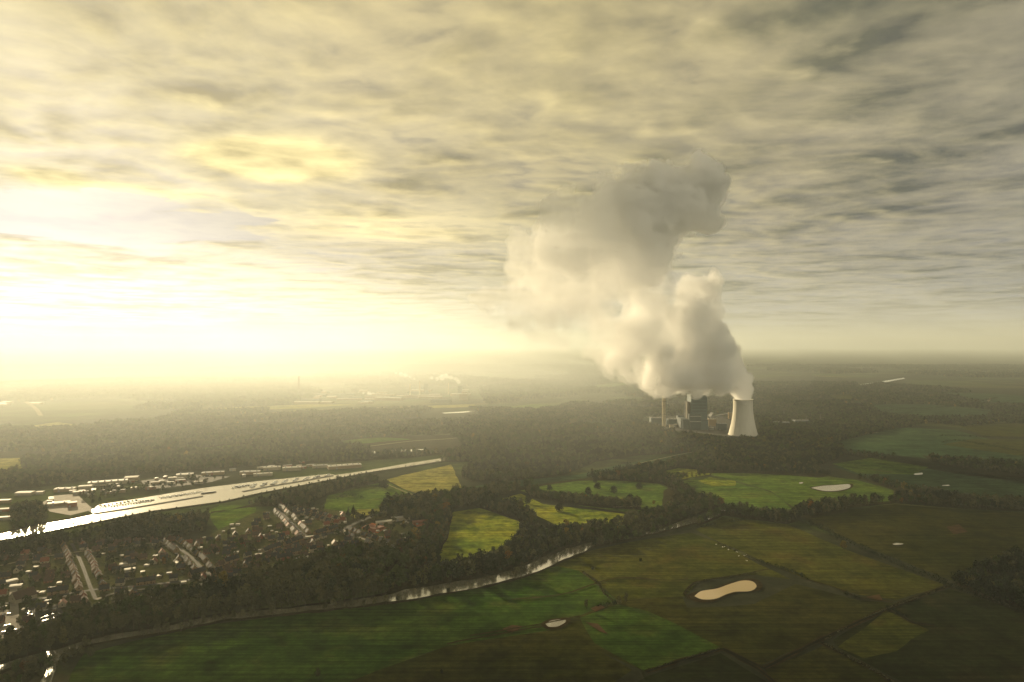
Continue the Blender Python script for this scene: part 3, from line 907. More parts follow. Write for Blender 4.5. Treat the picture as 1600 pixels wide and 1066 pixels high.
def wood_clump(seed, kinds, size, n, q):
    """a patch of canopy as seen from kilometres away: crowns of several trees"""
    rng = np.random.RandomState(seed)
    parts = []
    for i in range(n):
        h = rng.uniform(12, 21); w = rng.uniform(8, 13)
        cs, rs = crown_lobes(rng, h, w, 5, 0.25)
        cs[:, :2] += rng.uniform(-size / 2, size / 2, 2)
        parts.append((cloud_mesh('c', quad_cloud(rng, cs, rs * 1.15, q, 2.6, 1.0, 0.2)), rng.randint(len(kinds))))
    return join_mesh('wood_clump', parts, [LEAF[k] for k in kinds])

PROTO = bpy.data.collections.new('tree_kinds')        # source shapes of the woods, never placed themselves
def proto(name, me):
    o = bpy.data.objects.new(name, me); PROTO.objects.link(o); return o
KIND_ORDER = ['brown', 'brown', 'olive', 'olive', 'dark', 'dark', 'orange', 'yellow']
for i, k in enumerate(KIND_ORDER):
    proto('a_wood_tree_%02d' % i, wood_tree(100 + i, k, 17 + 1.5 * (i % 3), 11 + (i % 2) * 2, 150, 0.95))
for i in range(4):
    proto('b_wood_clump_%02d' % i, wood_clump(200 + i, [['brown', 'olive', 'brown'], ['dark', 'olive'], ['brown', 'dark'], ['olive', 'brown', 'yellow']][i], 26, 7, 46))
for i in range(3):
    rng = np.random.RandomState(300 + i)
    cs, rs = crown_lobes(rng, 3.2, 4.2, 6, 0.1)
    proto('c_bush_%02d' % i, join_mesh('bush', [(cloud_mesh('c', quad_cloud(rng, cs, rs * 1.3, 60, 0.5, 1.3, 0.4)), 0)], [LEAF[['brown', 'dark', 'olive'][i]]]))
N_TREE, N_CLUMP, N_BUSH = 8, 4, 3

def scatter(name, pts, idx, scl, seed, label):
    """uncountable growth: one object whose points carry the source shapes"""
    rng = np.random.RandomState(seed)
    n = len(pts)
    me = bpy.data.meshes.new(name)
    me.vertices.add(n)
    me.vertices.foreach_set('co', np.asarray(pts, dtype=np.float32).ravel())
    for an, dt, val in (('pick', 'INT', np.asarray(idx, dtype=np.int32)), ('turn', 'FLOAT', rng.uniform(0, 6.28, n).astype(np.float32)), ('size', 'FLOAT', np.asarray(scl, dtype=np.float32))):
        a = me.attributes.new(an, dt, 'POINT'); a.data.foreach_set('value', val)
    o = obj(name, me)
    tag(o, label, kind='stuff')
    ng = bpy.data.node_groups.new(name, 'GeometryNodeTree')
    ng.interface.new_socket('Geometry', in_out='INPUT', socket_type='NodeSocketGeometry')
    ng.interface.new_socket('Geometry', in_out='OUTPUT', socket_type='NodeSocketGeometry')
    N = ng.nodes.new; L = ng.links.new
    gi, go = N('NodeGroupInput'), N('NodeGroupOutput')
    ci = N('GeometryNodeCollectionInfo'); ci.inputs['Collection'].default_value = PROTO
    ci.inputs['Separate Children'].default_value = True; ci.inputs['Reset Children'].default_value = True
    iop = N('GeometryNodeInstanceOnPoints'); iop.inputs['Pick Instance'].default_value = True
    def attr(nm, dt):
        a = N('GeometryNodeInputNamedAttribute'); a.data_type = dt; a.inputs['Name'].default_value = nm
        return a.outputs['Attribute']
    cx = N('ShaderNodeCombineXYZ'); L(attr('turn', 'FLOAT'), cx.inputs[2])
    L(gi.outputs[0], iop.inputs['Points']); L(ci.outputs[0], iop.inputs['Instance'])
    L(attr('pick', 'INT'), iop.inputs['Instance Index']); L(cx.outputs[0], iop.inputs['Rotation']); L(attr('size', 'FLOAT'), iop.inputs['Scale'])
    L(iop.outputs[0], go.inputs[0])
    md = o.modifiers.new('growth', 'NODES'); md.node_group = ng
    return o

def inside(pts, poly):
    x, y = pts[:, 0], pts[:, 1]
    c = np.zeros(len(pts), bool)
    n = len(poly)
    for i in range(n):
        x0, y0 = poly[i][0], poly[i][1]; x1, y1 = poly[(i + 1) % n][0], poly[(i + 1) % n][1]
        if y0 == y1: continue
        c ^= ((y0 > y) != (y1 > y)) & (x < (x1 - x0) * (y - y0) / (y1 - y0) + x0)
    return c

def near_line(pts, line, d):
    c = np.zeros(len(pts), bool)
    for a, b in zip(line, line[1:]):
        ab = np.array([b.x - a.x, b.y - a.y]); L2 = max(1e-6, ab @ ab)
        t = np.clip(((pts[:, 0] - a.x) * ab[0] + (pts[:, 1] - a.y) * ab[1]) / L2, 0, 1)
        c |= np.hypot(pts[:, 0] - a.x - t * ab[0], pts[:, 1] - a.y - t * ab[1]) < d
    return c

KEEP_OUT = [px_pts(s) for _, s, _ in FIELDS] + [outline] + [px_pts(s) for s in (
    '-80,790 0,778 40,768 140,757 230,744 300,738 400,730 470,728 560,724 585,732 520,744 400,756 318,768 218,783 146,798 60,800 -80,815',
    '566,708 600,703 668,701 640,707 570,711', '1292,609 1340,601 1412,590 1415,593 1350,605', '1010,664 1030,650 1110,648 1135,660 1182,676 1182,690 1136,690 1100,682 1040,674',
    '400,646 500,620 640,604 745,604 745,634 480,642')]
RIVER_LINE = rl
ROADS = [MAIN, S_A, S_B, S_C, S_D, S_E, S_F, S_G, S_I]

def grow(poly_px, spacing, seed, keep=None, thin=None, fill=1.0, keepout=True, bankside=15):
    poly = px_pts(poly_px) if isinstance(poly_px, str) else poly_px
    rng = np.random.RandomState(seed)
    xs = [p.x for p in poly]; ys = [p.y for p in poly]
    gx, gy = np.meshgrid(np.arange(min(xs), max(xs), spacing), np.arange(min(ys), max(ys), spacing))
    pts = np.stack([gx.ravel(), gy.ravel()], 1) + rng.uniform(-0.5, 0.5, (gx.size, 2)) * spacing
    pts = pts[inside(pts, poly)]
    if fill < 1: pts = pts[rng.uniform(size=len(pts)) < fill]
    if thin is not None and len(pts):
        wave, cut = thin
        f = fbm_points(pts, wave, seed)
        pts = pts[f > cut]
    if keepout:
        for ko in KEEP_OUT:
            if len(pts) and not (max(xs) < min(p.x for p in ko) or min(xs) > max(p.x for p in ko)): pts = pts[~inside(pts, ko)]
    if len(pts): pts = pts[~near_line(pts, RIVER_LINE, bankside)]
    return pts

def fbm_points(pts, wave, seed):
    out = np.zeros(len(pts)); amp = 1.0
    for o in range(4):
        rng = np.random.RandomState(seed * 7 + o)
        lat = rng.uniform(-1, 1, (64, 64))
        c = pts / wave + 500.0
        i = np.floor(c).astype(int); t = c - i; t = t * t * (3 - 2 * t)
        g = lambda a, b: lat[(i[:, 0] + a) % 64, (i[:, 1] + b) % 64]
        out += amp * ((g(0, 0) * (1 - t[:, 0]) + g(1, 0) * t[:, 0]) * (1 - t[:, 1]) + (g(0, 1) * (1 - t[:, 0]) + g(1, 1) * t[:, 0]) * t[:, 1])
        amp *= 0.5; wave *= 0.5
    return out

MIXES = {'mixed': [.24, .22, .2, .16, .1, .08, .006, .006], 'autumn': [.2, .18, .18, .16, .06, .05, .1, .05], 'dark': [.16, .14, .08, .08, .27, .25, .01, .01], 'black': [.06, .04, .04, .04, .42, .4, 0, 0], 'brown': [.34, .3, .12, .1, .06, .05, .02, .01]}
WOODS = [  # outline, spacing, mix, options, what it is
    ('-150,772 0,770 60,762 130,752 220,742 330,735 420,728 540,722 640,716 700,709 760,700 860,692 1010,690 1060,676 1000,660 900,668 700,680 400,690 100,700 -150,706', 11, 'mixed', dict(thin=(420, -0.45)), None),
    ('720,738 760,716 820,704 880,696 1000,690 1090,686 1200,690 1300,700 1275,728 1180,737 1100,738 1080,708 1000,712 930,722 880,744 800,754 740,754 722,748', 9.5, 'mixed', {}, None),
    ('690,792 720,774 800,762 880,751 960,741 1070,719 1090,735 1150,740 1080,747 1050,765 1035,757 960,751 900,752 850,759 812,767 780,777 740,789 705,799', 9, 'mixed', {}, None),
    ('733,777 760,780 800,795 832,808 842,824 815,817 790,806 745,793', 8, 'dark', dict(keepout=False), None),
    ('818,763 850,773 900,780 960,787 1000,790 1002,797 940,794 880,787 830,778', 8, 'brown', dict(keepout=False), None),
    ('612,910 680,895 730,880 770,868 800,850 815,826 850,830 900,828 960,818 1010,808 1045,800 1090,798 1110,800 1080,810 1045,820 1000,831 930,845 900,853 870,867 830,883 780,897 720,908 640,922 600,930', 8.5, 'dark', dict(keepout=False), None),
    ('1036,767 1065,754 1087,778 1132,795 1112,801 1050,808 1012,806 1035,796', 9, 'mixed', {}, None),
    ('622,880 640,850 660,825 690,800 706,800 700,835 684,868 660,890 630,898', 9, 'autumn', {}, None),
    ('0,864 60,850 140,838 240,816 350,799 404,785 471,771 573,749 602,754 560,760 512,773 480,792 400,792 330,800 320,832 260,846 200,848 120,850 60,862 0,878 -120,894 -120,880', 9, 'mixed', {}, None),
    ('545,815 600,797 660,781 720,770 735,778 690,796 668,812 640,816 600,810 570,820', 10, 'mixed', {}, None),
    ('1488,912 1530,892 1580,873 1720,863 1720,1005 1600,960 1540,937', 6.5, 'black', {}, None),
    ('1085,722 1200,692 1330,702 1310,718 1270,732 1300,744 1280,747 1180,740 1090,740', 9.5, 'mixed', {}, None),
    ('995,692 1040,677 1130,685 1200,686 1330,680 1450,664 1400,669 1310,690 1300,704 1200,700 1080,697', 10, 'autumn', {}, None),
    ('1338,747 1400,755 1470,764 1560,780 1720,795 1720,808 1600,800 1520,797 1400,787 1330,794 1260,806 1235,799 1290,789 1392,784 1402,768', 9.5, 'dark', {}, None),
    ('1300,708 1400,716 1520,736 1720,762 1720,770 1520,745 1400,724', 11, 'dark', {}, None),
    ('1440,712 1560,722 1720,733 1720,754 1560,745 1470,728', 11, 'dark', {}, None),
    ('1085,806 1140,797 1240,805 1330,796 1320,802 1250,813 1230,820 1130,806 1090,824', 9, 'dark', {}, None),
    ('922,858 960,850 1000,842 1050,829 1046,816 1000,828 960,836 922,846', 7, 'dark', dict(bankside=8), None),
    ('690,723 700,709 735,706 800,702 760,716 735,722', 9, 'mixed', {}, None),
    ('560,862 600,858 625,866 610,895 480,903 420,905 450,893', 9, 'brown', {}, None),
    ('690,793 706,797 700,838 684,870 690,884 650,890 660,860', 9, 'dark', {}, None),
]
pts_all, idx_all, scl_all = [], [], []
def add_wood(pts, mix, smin, smax, seed):
    rng = np.random.RandomState(seed)
    if not len(pts): return
    pts_all.append(np.column_stack([pts, np.zeros(len(pts))]))
    pick = rng.choice(N_TREE, len(pts), p=np.array(MIXES[mix]) / sum(MIXES[mix]))
    stand = fbm_points(pts, 230, 900)                     # stands of one kind
    same = rng.uniform(size=len(pts)) < (0.0 if mix == 'black' else 0.6)
    for lo, hi, k in ((-9, -0.45, 4), (-0.45, -0.05, 0), (-0.05, 0.35, 2), (0.35, 0.7, 1), (0.7, 9, 5)):
        sel = same & (stand >= lo) & (stand < hi)
        pick[sel] = k
    idx_all.append(pick)
    scl_all.append(rng.uniform(smin, smax, len(pts)) * np.clip(1 + 0.3 * fbm_points(pts, 140, 901), 0.55, 1.5) * rng.choice([0.8, 1.0, 1.0, 1.15], len(pts)))
for i, (s, sp, mx, kw, _) in enumerate(WOODS):
    pl = px_pts(s)
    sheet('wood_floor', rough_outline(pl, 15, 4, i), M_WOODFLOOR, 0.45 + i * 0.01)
    add_wood(grow(pl, sp, 10 + i, **kw), mx, 0.7, 1.2, 50 + i)
# garden and street trees of the village, hedgerow strips of the fields
VILLAGE = '-80,905 0,858 110,840 210,840 300,848 400,805 470,792 540,802 540,830 640,815 660,850 640,880 560,890 420,890 330,930 150,960 40,985 -80,985'
vp = grow(VILLAGE, 11, 91, thin=(120, -0.05), fill=0.5)
for r in ROADS: vp = vp[~near_line(vp, r, 9)]
VILLAGE_TREES = vp
pts_all_done = False
# ------------------------------------------------------------------ houses of the village
M_ROOFDARK = flat_mat('dark_roof_tiles', (0.030, 0.032, 0.034), 0.75, 0.15, 0.3, 0.6)
M_ROOFBROWN = flat_mat('brown_roof_tiles', (0.065, 0.040, 0.028), 0.65, 0.25, 0.3, 0.6)
M_ROOFRED = flat_mat('red_roof_tiles', (0.17, 0.062, 0.035), 0.7, 0.2, 0.25, 0.6)
M_RENDER = flat_mat('pale_render', (0.28, 0.25, 0.18), 0.9, 0.1, 0.12, 0.3)
M_BUFF = flat_mat('buff_brick', (0.21, 0.15, 0.085), 0.9, 0.1, 0.15, 0.6)
M_REDBRICK = flat_mat('red_brick', (0.20, 0.085, 0.05), 0.9, 0.1, 0.2, 0.6)
M_WHITE = flat_mat('white_sheet_roof', (0.36, 0.34, 0.29), 0.7, 0.15, 0.1, 0.1)
M_GREYROOF = flat_mat('grey_sheet_roof', (0.20, 0.20, 0.19), 0.65, 0.25, 0.15, 0.1)
M_GLASS = flat_mat('window_glass', (0.02, 0.024, 0.028), 0.08, 0.6, 0.1, 0.5)
M_FRAME = flat_mat('white_frames', (0.65, 0.64, 0.60), 0.6, 0.3, 0.05, 0.5)
M_DOOR = flat_mat('painted_door', (0.06, 0.035, 0.02), 0.6, 0.3, 0.1, 0.5)

def gable_body(bm, L, W, e, r):
    """walls with two gables along x"""
    x, y = L / 2, W / 2
    v = [bm.verts.new(p) for p in ((-x, -y, 0), (x, -y, 0), (x, y, 0), (-x, y, 0), (-x, -y, e), (x, -y, e), (x, y, e), (-x, y, e), (-x, 0, r), (x, 0, r))]
    for f in ((0, 1, 5, 4), (2, 3, 7, 6), (1, 2, 6, 9, 5), (3, 0, 4, 8, 7), (3, 2, 1, 0), (4, 5, 9, 8), (6, 7, 8, 9)):
        bm.faces.new([v[i] for i in f])

def gable_roof(bm, L, W, e, r, o=0.5, t=0.28):
    x, y = L / 2 + o, W / 2
    sl = (r - e) / y
    for s in (-1, 1):
        a = [(-x, s * (y + o), e - o * sl), (x, s * (y + o), e - o * sl), (x, 0, r), (-x, 0, r)]
        lo = [bm.verts.new((p[0], p[1], p[2] + 0.02)) for p in a]; hi = [bm.verts.new((p[0], p[1], p[2] + t)) for p in a]
        fs = [(hi[0], hi[1], hi[2], hi[3]), (lo[3], lo[2], lo[1], lo[0]), (lo[0], lo[1], hi[1], hi[0]), (lo[1], lo[2], hi[2], hi[1]), (lo[3], lo[0], hi[0], hi[3])]
        for f in fs: bm.faces.new(f if s < 0 else tuple(reversed(f)))

def pane(bm, cx, cyy, z0, w, h, axis, side):
    """one window: glass slab just proud of the wall"""
    if axis == 'x': box(bm, cx - w / 2, cx + w / 2, cyy if side > 0 else cyy - 0.06, cyy + 0.06 if side > 0 else cyy, z0, z0 + h)
    else: box(bm, cx if side > 0 else cx - 0.06, cx + 0.06 if side > 0 else cx, cyy - w / 2, cyy + w / 2, z0, z0 + h)

def house(name, L, W, e, r, wall, roof, units=1, windows=True):
    root = bpy.data.objects.new(name, None); COL.objects.link(root)
    bm = bmesh.new(); gable_body(bm, L, W, e, r)
    kid(obj('wall', bm, wall, root))
    bm = bmesh.new(); gable_roof(bm, L, W, e, r)
    rf = kid(obj('roof', bm, roof, root))
    for i in range(units):
        bm = bmesh.new(); cx = -L / 2 + L * (i + 0.72) / units
        box(bm, cx - 0.45, cx + 0.45, -0.4, 0.5, r - 0.9, r + 1.3); box(bm, cx - 0.55, cx + 0.55, -0.5, 0.6, r + 1.3, r + 1.45)
        kid(obj('chimney', bm, M_REDBRICK, rf))
    if windows:
        for i in range(units):
            for s in (-1, 1):
                cx = -L / 2 + L * (i + 0.3) / units
                for z0 in ((1.0, 3.6) if e > 4.5 else (1.0,)):
                    bm = bmesh.new(); pane(bm, cx, s * W / 2, z0, 1.7, 1.3, 'x', s); kid(obj('window', bm, M_GLASS, root))
                if s < 0:
                    bm = bmesh.new(); pane(bm, -L / 2 + L * (i + 0.7) / units, s * W / 2, 0.05, 1.1, 2.1, 'x', s); kid(obj('door', bm, M_DOOR, root))
        for s in (-1, 1):
            bm = bmesh.new(); pane(bm, s * L / 2, 0, e - 1.2, 1.4, 1.4, 'y', s); kid(obj('window', bm, M_GLASS, root))
    return root

def flat_hall(name, L, W, h, wall, roof, skylights=0, parent_label=None):
    """shed or hall with a very low pitched roof"""
    root = bpy.data.objects.new(name, None); COL.objects.link(root)
    bm = bmesh.new(); gable_body(bm, L, W, h, h + W * 0.06)
    kid(obj('wall', bm, wall, root))
    bm = bmesh.new(); gable_roof(bm, L, W, h, h + W * 0.06, 0.4, 0.3)
    rf = kid(obj('roof', bm, roof, root))
    for i in range(skylights):
        bm = bmesh.new(); cx = -L / 2 + L * (i + 0.5) / skylights
        box(bm, cx - 1.2, cx + 1.2, -W * 0.3, W * 0.3, h + W * 0.045, h + W * 0.06 + 0.9)
        kid(obj('skylight', bm, M_GLASS, rf))
    bm = bmesh.new(); pane(bm, -L * 0.25, -W / 2, 0.05, min(4.5, L * 0.3), min(4.2, h * 0.75), 'x', -1)
    kid(obj('door', bm, M_GREYROOF, root))
    return root

HK = {
    'white_dark': ('gabled_house', 10.5, 8.5, 4.8, 9.2, M_RENDER, M_ROOFDARK, 1, 'white-walled house with dark roof'),
    'buff_dark': ('gabled_house', 11.5, 8.5, 3.6, 8.6, M_BUFF, M_ROOFDARK, 1, 'buff brick house with dark roof'),
    'buff_brown': ('gabled_house', 10.5, 9.0, 3.6, 8.6, M_BUFF, M_ROOFBROWN, 1, 'buff brick house with brown roof'),
    'red_brown': ('gabled_house', 10.5, 8.5, 3.4, 8.2, M_REDBRICK, M_ROOFBROWN, 1, 'red brick house with brown roof'),
    'white_red': ('gabled_house', 11, 9, 3.6, 8.4, M_RENDER, M_ROOFRED, 1, 'white-walled house with red roof'),
    'terrace': ('terraced_house', 24, 9, 5.2, 9.8, M_BUFF, M_ROOFDARK, 3, 'long pale dark-roofed terrace'),
    'terrace_white': ('terraced_house', 20, 9, 5.2, 9.8, M_RENDER, M_ROOFDARK, 3, 'short white dark-roofed terrace'),
}
HPROTO, SPOTS = {}, []
OCC = []
def free(x, y, r):
    return all((x - a) ** 2 + (y - b) ** 2 > (r + c) ** 2 for a, b, c in OCC)
def put_house(kind, p, ang, label, group):
    nm, L, W, e, r, wl, rfm, un, desc = HK[kind]
    if kind not in HPROTO:
        o = HPROTO[kind] = house(nm, L, W, e, r, wl, rfm, un)
    else:
        o = copy_tree(HPROTO[kind])
    o.location = (p.x, p.y, 0.4); o.rotation_euler = (0, 0, ang)
    tag(o, desc + ' ' + label, 'house', group)
    OCC.append((p.x, p.y, L * 0.5))
    return o

def along(line, kinds, gap, off, label, group, seed, sides=(-1, 1), turn=False, miss=0.12, s0=0.0):
    """houses set out on both sides of a street"""
    rng = random.Random(seed)
    for side in sides:
        d = s0 + rng.uniform(0, gap * 0.5)
        acc = 0.0
        for a, b in zip(line, line[1:]):
            L = (b - a).length
            while d < acc + L:
                t = (d - acc) / L
                p = a.lerp(b, t); u = (b - a).normalized(); nr = Vector((-u.y, u.x, 0)) * side
                k = rng.choice(kinds)
                hl = HK[k][1]
                q = p + nr * (off + HK[k][2] / 2 + rng.uniform(0, 2.5))
                ang = math.atan2(u.y, u.x) + (math.pi if side > 0 else 0)
                if turn and rng.random() < 0.5: ang += math.pi / 2
                if free(q.x, q.y, hl * 0.5) and rng.random() > miss and q.y > 700 and not any(near_line(np.array([[q.x, q.y]]), r, 7)[0] for r in ROADS):
                    put_house(k, q, ang + rng.uniform(-.04, .04), label, group)
                d += hl + gap * rng.uniform(0.5, 1.4)
            acc += L

# the one large gabled hall by the car park first, then street after street
o = house('gabled_hall', 26, 17, 6, 14, M_RENDER, M_ROOFBROWN, 1)
q = P(36, 938); o.location = (q.x, q.y, 0.4); o.rotation_euler = (0, 0, 1.1)
tag(o, 'largest gabled house of the village, brown-roofed, behind the car park', 'house')
OCC.append((q.x, q.y, 15))
for (px, py), k, ang, lab in [((118, 941), 'buff_brown', 0.2, 'beside the lower end of the light track'), ((241, 881), 'white_red', 1.9, 'beside the two white flat garages'),
                              ((510, 822), 'white_red', 0.5, 'at the bend of the main road'), ((430, 872), 'buff_dark', 0.35, 'beside the main road, bright gable end to the sun')]:
    q = P(px, py); put_house(k, q, ang, lab, None)
ROW1 = smooth_line(px_pts('120,926 160,921 200,914 262,905 300,898 318,890'), 6)
along(ROW1, ['terrace', 'terrace', 'buff_dark'], 9, 3, 'in the row nearest the river', 'houses in the row nearest the river', 1, (-1,), miss=0.05)
along(S_C[8:], ['buff_dark', 'terrace', 'white_dark'], 10, 5, 'on the lower village street', 'houses on the lower village street', 2, (1,))
along(S_A, ['terrace', 'buff_dark', 'white_dark'], 9, 6, 'on the short street that climbs towards the canal', 'houses on the short street towards the canal', 3)
along(MAIN[:40], ['buff_dark', 'white_dark', 'buff_brown', 'terrace'], 8, 6, 'on the curving main road', 'houses on the curving main road', 4)
along(S_B, ['buff_brown', 'red_brown', 'buff_dark'], 9, 8, 'along the light track through the gardens', 'houses along the light track', 5)
along(S_H, ['white_dark', 'red_brown', 'buff_brown'], 16, 6, 'on the back lane below the canal trees', 'houses on the back lane below the canal', 6, miss=0.3)
along(S_F, ['white_dark', 'buff_dark', 'white_red', 'terrace_white'], 6, 5, 'on the steep street north of the main road', 'houses on the street north of the main road', 7)
along(S_G, ['terrace', 'white_dark', 'buff_dark'], 6, 5, 'on the eastern side street', 'houses on the eastern side street', 8)
along(S_I, ['buff_dark', 'terrace', 'white_dark'], 7, 5, 'on the lane along the riverside trees', 'houses on the lane along the riverside trees', 9)
along(smooth_line(px_pts('-40,925 10,918 60,905 110,899'), 6), ['red_brown', 'buff_brown', 'white_dark'], 12, 4, 'among the western gardens', 'houses among the western gardens', 10, miss=0.2)
along(smooth_line(px_pts('170,888 210,880 262,868'), 6), ['white_dark', 'buff_brown', 'red_brown'], 12, 4, 'in the middle of the village gardens', 'houses in the middle gardens', 11, miss=0.15)
along(smooth_line(px_pts('330,862 380,852 430,846 470,838'), 6), ['white_dark', 'buff_dark', 'red_brown'], 14, 4, 'behind the main road near the green field', 'houses behind the main road', 12, miss=0.2)
along(smooth_line(px_pts('455,800 490,806 520,815 545,818'), 6), ['white_dark', 'buff_dark', 'white_red'], 8, 4, 'at the northern end of the village', 'houses at the northern end', 13, miss=0.1)

rng = random.Random(15)
vpoly = px_pts('-60,905 0,872 110,850 210,848 300,850 400,812 470,796 540,806 535,828 600,832 640,850 620,872 560,885 420,885 330,922 150,952 40,975 -60,975')
xs = [p.x for p in vpoly]; ys = [p.y for p in vpoly]
n = 0
for t in range(4000):
    if n >= 105: break
    p = Vector((rng.uniform(min(xs), max(xs)), rng.uniform(min(ys), max(ys)), 0))
    if not inside(np.array([[p.x, p.y]]), vpoly)[0] or not free(p.x, p.y, 6.5): continue
    if any(near_line(np.array([[p.x, p.y]]), r, 11)[0] for r in ROADS): continue
    k = rng.choice(['buff_dark', 'white_dark', 'buff_brown', 'red_brown', 'buff_dark', 'buff_brown', 'white_red'])
    put_house(k, p, rng.choice([0.35, 0.35, 0.45, 1.95, 3.5]) + rng.uniform(-.12, .12), 'set back from the streets', 'houses set back from the village streets')
    n += 1
# garages, sheds, greenhouses: small flat roofs, many of them white
SHED = {}
def put_shed(kind, p, ang, label, group, cat='shed'):
    spec = {'garage_white': ('garage', 6.5, 5.5, 2.6, M_RENDER, M_WHITE), 'garage_grey': ('garage', 6.5, 5, 2.5, M_BUFF, M_GREYROOF), 'shed_white': ('garden_shed', 4.5, 3.2, 2.2, M_BUFF, M_WHITE),
            'shed_dark': ('garden_shed', 4.5, 3.2, 2.3, M_DOOR, M_ROOFDARK), 'workshop': ('workshop', 14, 9, 3.6, M_RENDER, M_WHITE), 'long_garage': ('garage_row', 22, 6, 2.7, M_RENDER, M_WHITE)}[kind]
    if kind not in SHED: o = SHED[kind] = flat_hall(*spec)
    else: o = copy_tree(SHED[kind])
    o.location = (p.x, p.y, 0.4); o.rotation_euler = (0, 0, ang)
    tag(o, label, cat, group)
    OCC.append((p.x, p.y, spec[1] * 0.5))
for (px, py), k, ang, lab in [((195, 884.5), 'workshop', 0.5, 'flat white-roofed workshop, upper one of a pair in the village'), ((203, 893), 'workshop', 0.5, 'flat white-roofed workshop, lower one of a pair in the village'),
                              ((275, 880.5), 'long_garage', 2.2, 'row of garages with white flat roof behind the short street'), ((18, 911), 'workshop', 0.9, 'bright white flat roof among the western gardens, glinting in the sun'),
                              ((25, 919), 'workshop', 0.4, 'white flat-roofed workshop behind the large gabled house'), ((90, 921), 'long_garage', 0.3, 'long low white garage row above the light track'),
                              ((410, 868), 'long_garage', 0.45, 'long low white-roofed garage row on the main road'), ((484, 841), 'long_garage', 0.5, 'low white-roofed garage row at the road junction'),
                              ((467, 799.5), 'workshop', 0.3, 'white flat roof at the top of the steep street'), ((600, 852), 'workshop', -0.3, 'white flat roof at the eastern village edge'),
                              ((475, 874), 'workshop', 0.2, 'white flat roof below the main road, beside the riverside trees'), ((36, 862), 'workshop', 0.3, 'lone white roof under the canal trees')]:
    put_shed(k, P(px, py), ang, lab, None, 'workshop' if k == 'workshop' else 'garage row')
rng = random.Random(5)
vpoly = px_pts(VILLAGE)
xs = [p.x for p in vpoly]; ys = [p.y for p in vpoly]
n = 0
while n < 130:
    p = Vector((rng.uniform(min(xs), max(xs)), rng.uniform(min(ys), max(ys)), 0))
    if not inside(np.array([[p.x, p.y]]), vpoly)[0] or not free(p.x, p.y, 5): continue
    if any(near_line(np.array([[p.x, p.y]]), r, 7)[0] for r in ROADS): continue
    k = rng.choice(['garage_white', 'shed_white', 'garage_white', 'garage_grey', 'shed_dark', 'shed_white'])
    lab = {'garage_white': 'small white flat-roofed garage between the village houses', 'garage_grey': 'small grey flat-roofed garage between the village houses',
           'shed_white': 'pale little garden shed among the village trees', 'shed_dark': 'dark little garden shed among the village trees'}[k]
    put_shed(k, p, rng.choice([0.35, 0.35, 1.92, 0.1]) + rng.uniform(-.1, .1), lab, {'g': 'garages between the houses', 's': 'sheds in the gardens'}[k[0]], 'garage' if k[0] == 'g' else 'shed')
    n += 1

# ------------------------------------------------------------------ parked cars
CARP = {c: flat_mat(c + '_car_paint', v, 0.3, 0.5, 0.04, 0.5) for c, v in {'white': (0.78, 0.78, 0.76), 'silver': (0.45, 0.45, 0.44), 'black': (0.015, 0.016, 0.018), 'red': (0.25, 0.03, 0.02), 'blue': (0.03, 0.06, 0.14)}.items()}
M_TYRE = flat_mat('tyre_rubber', (0.015, 0.015, 0.015), 0.9, 0.1)
def car_body():
    bm = bmesh.new()
    prof = [(-2.15, 0.35), (-2.2, 0.75), (-2.05, 0.98), (-0.1 - 1.3, 1.02), (0.95, 0.98), (2.05, 0.82), (2.2, 0.6), (2.15, 0.35)]
    l = [bm.verts.new((x, -0.88, z)) for x, z in prof]; r = [bm.verts.new((x, 0.88, z)) for x, z in prof]
    n = len(prof)
    for i in range(n): bm.faces.new((l[i], l[(i + 1) % n], r[(i + 1) % n], r[i]))
    bm.faces.new(list(reversed(l))); bm.faces.new(r)
    # roof panel on slim pillars
    box(bm, -1.25, 0.25, -0.66, 0.66, 1.44, 1.5)
    bmesh.ops.recalc_face_normals(bm, faces=bm.faces)
    return bm
def car_cabin():
    bm = bmesh.new()
    lo = [(-1.75, -0.8, 1.0), (0.95, -0.8, 0.99), (0.95, 0.8, 0.99), (-1.75, 0.8, 1.0)]; hi = [(-1.3, -0.68, 1.445), (0.3, -0.68, 1.445), (0.3, 0.68, 1.445), (-1.3, 0.68, 1.445)]
    a = [bm.verts.new(p) for p in lo]; b = [bm.verts.new(p) for p in hi]
    for k in range(4): bm.faces.new((a[k], a[(k + 1) % 4], b[(k + 1) % 4], b[k]))
    bm.faces.new(b)
    return bm
CARS = {}
def put_car(c, p, ang, label, group, cat='car'):
    if c not in CARS:
        o = bpy.data.objects.new('parked_car', None); COL.objects.link(o)
        kid(obj('body', car_body(), CARP[c], o)); kid(obj('cabin_glass', car_cabin(), M_GLASS, o))
        for x in (-1.35, 1.35):
            for y in (-0.8, 0.8):
                bm = bmesh.new(); tube(bm, [(x, y - 0.11, 0.32), (x, y + 0.11, 0.32)], [0.32, 0.32], 10)
                kid(obj('wheel', bm, M_TYRE, o))
        CARS[c] = o
    else: o = copy_tree(CARS[c])
    o.location = (p.x, p.y, p.z or 0.95); o.rotation_euler = (0, 0, ang)
    tag(o, label, cat, group)
rng = random.Random(8)
def cars_row(a, b, n, ang, where, group, gap=0.15):
    A, B = P(*a), P(*b)
    for i in range(n):
        if rng.random() < gap: continue
        p = A.lerp(B, (i + 0.5) / n)
        c = rng.choice(['white', 'white', 'silver', 'silver', 'black', 'red', 'blue'])
        put_car(c, p, ang + rng.uniform(-.05, .05), c + ' car parked ' + where, group)
cars_row((42, 955), (50, 978), 9, 0.25, 'in the left column of the dark car park', 'cars in the dark car park')
cars_row((47, 954), (56, 976), 9, 0.25, 'in the right column of the dark car park', 'cars in the dark car park')
cars_row((64, 968), (84, 961), 7, 1.8, 'in the row along the front of the dark car park', 'cars in the dark car park')
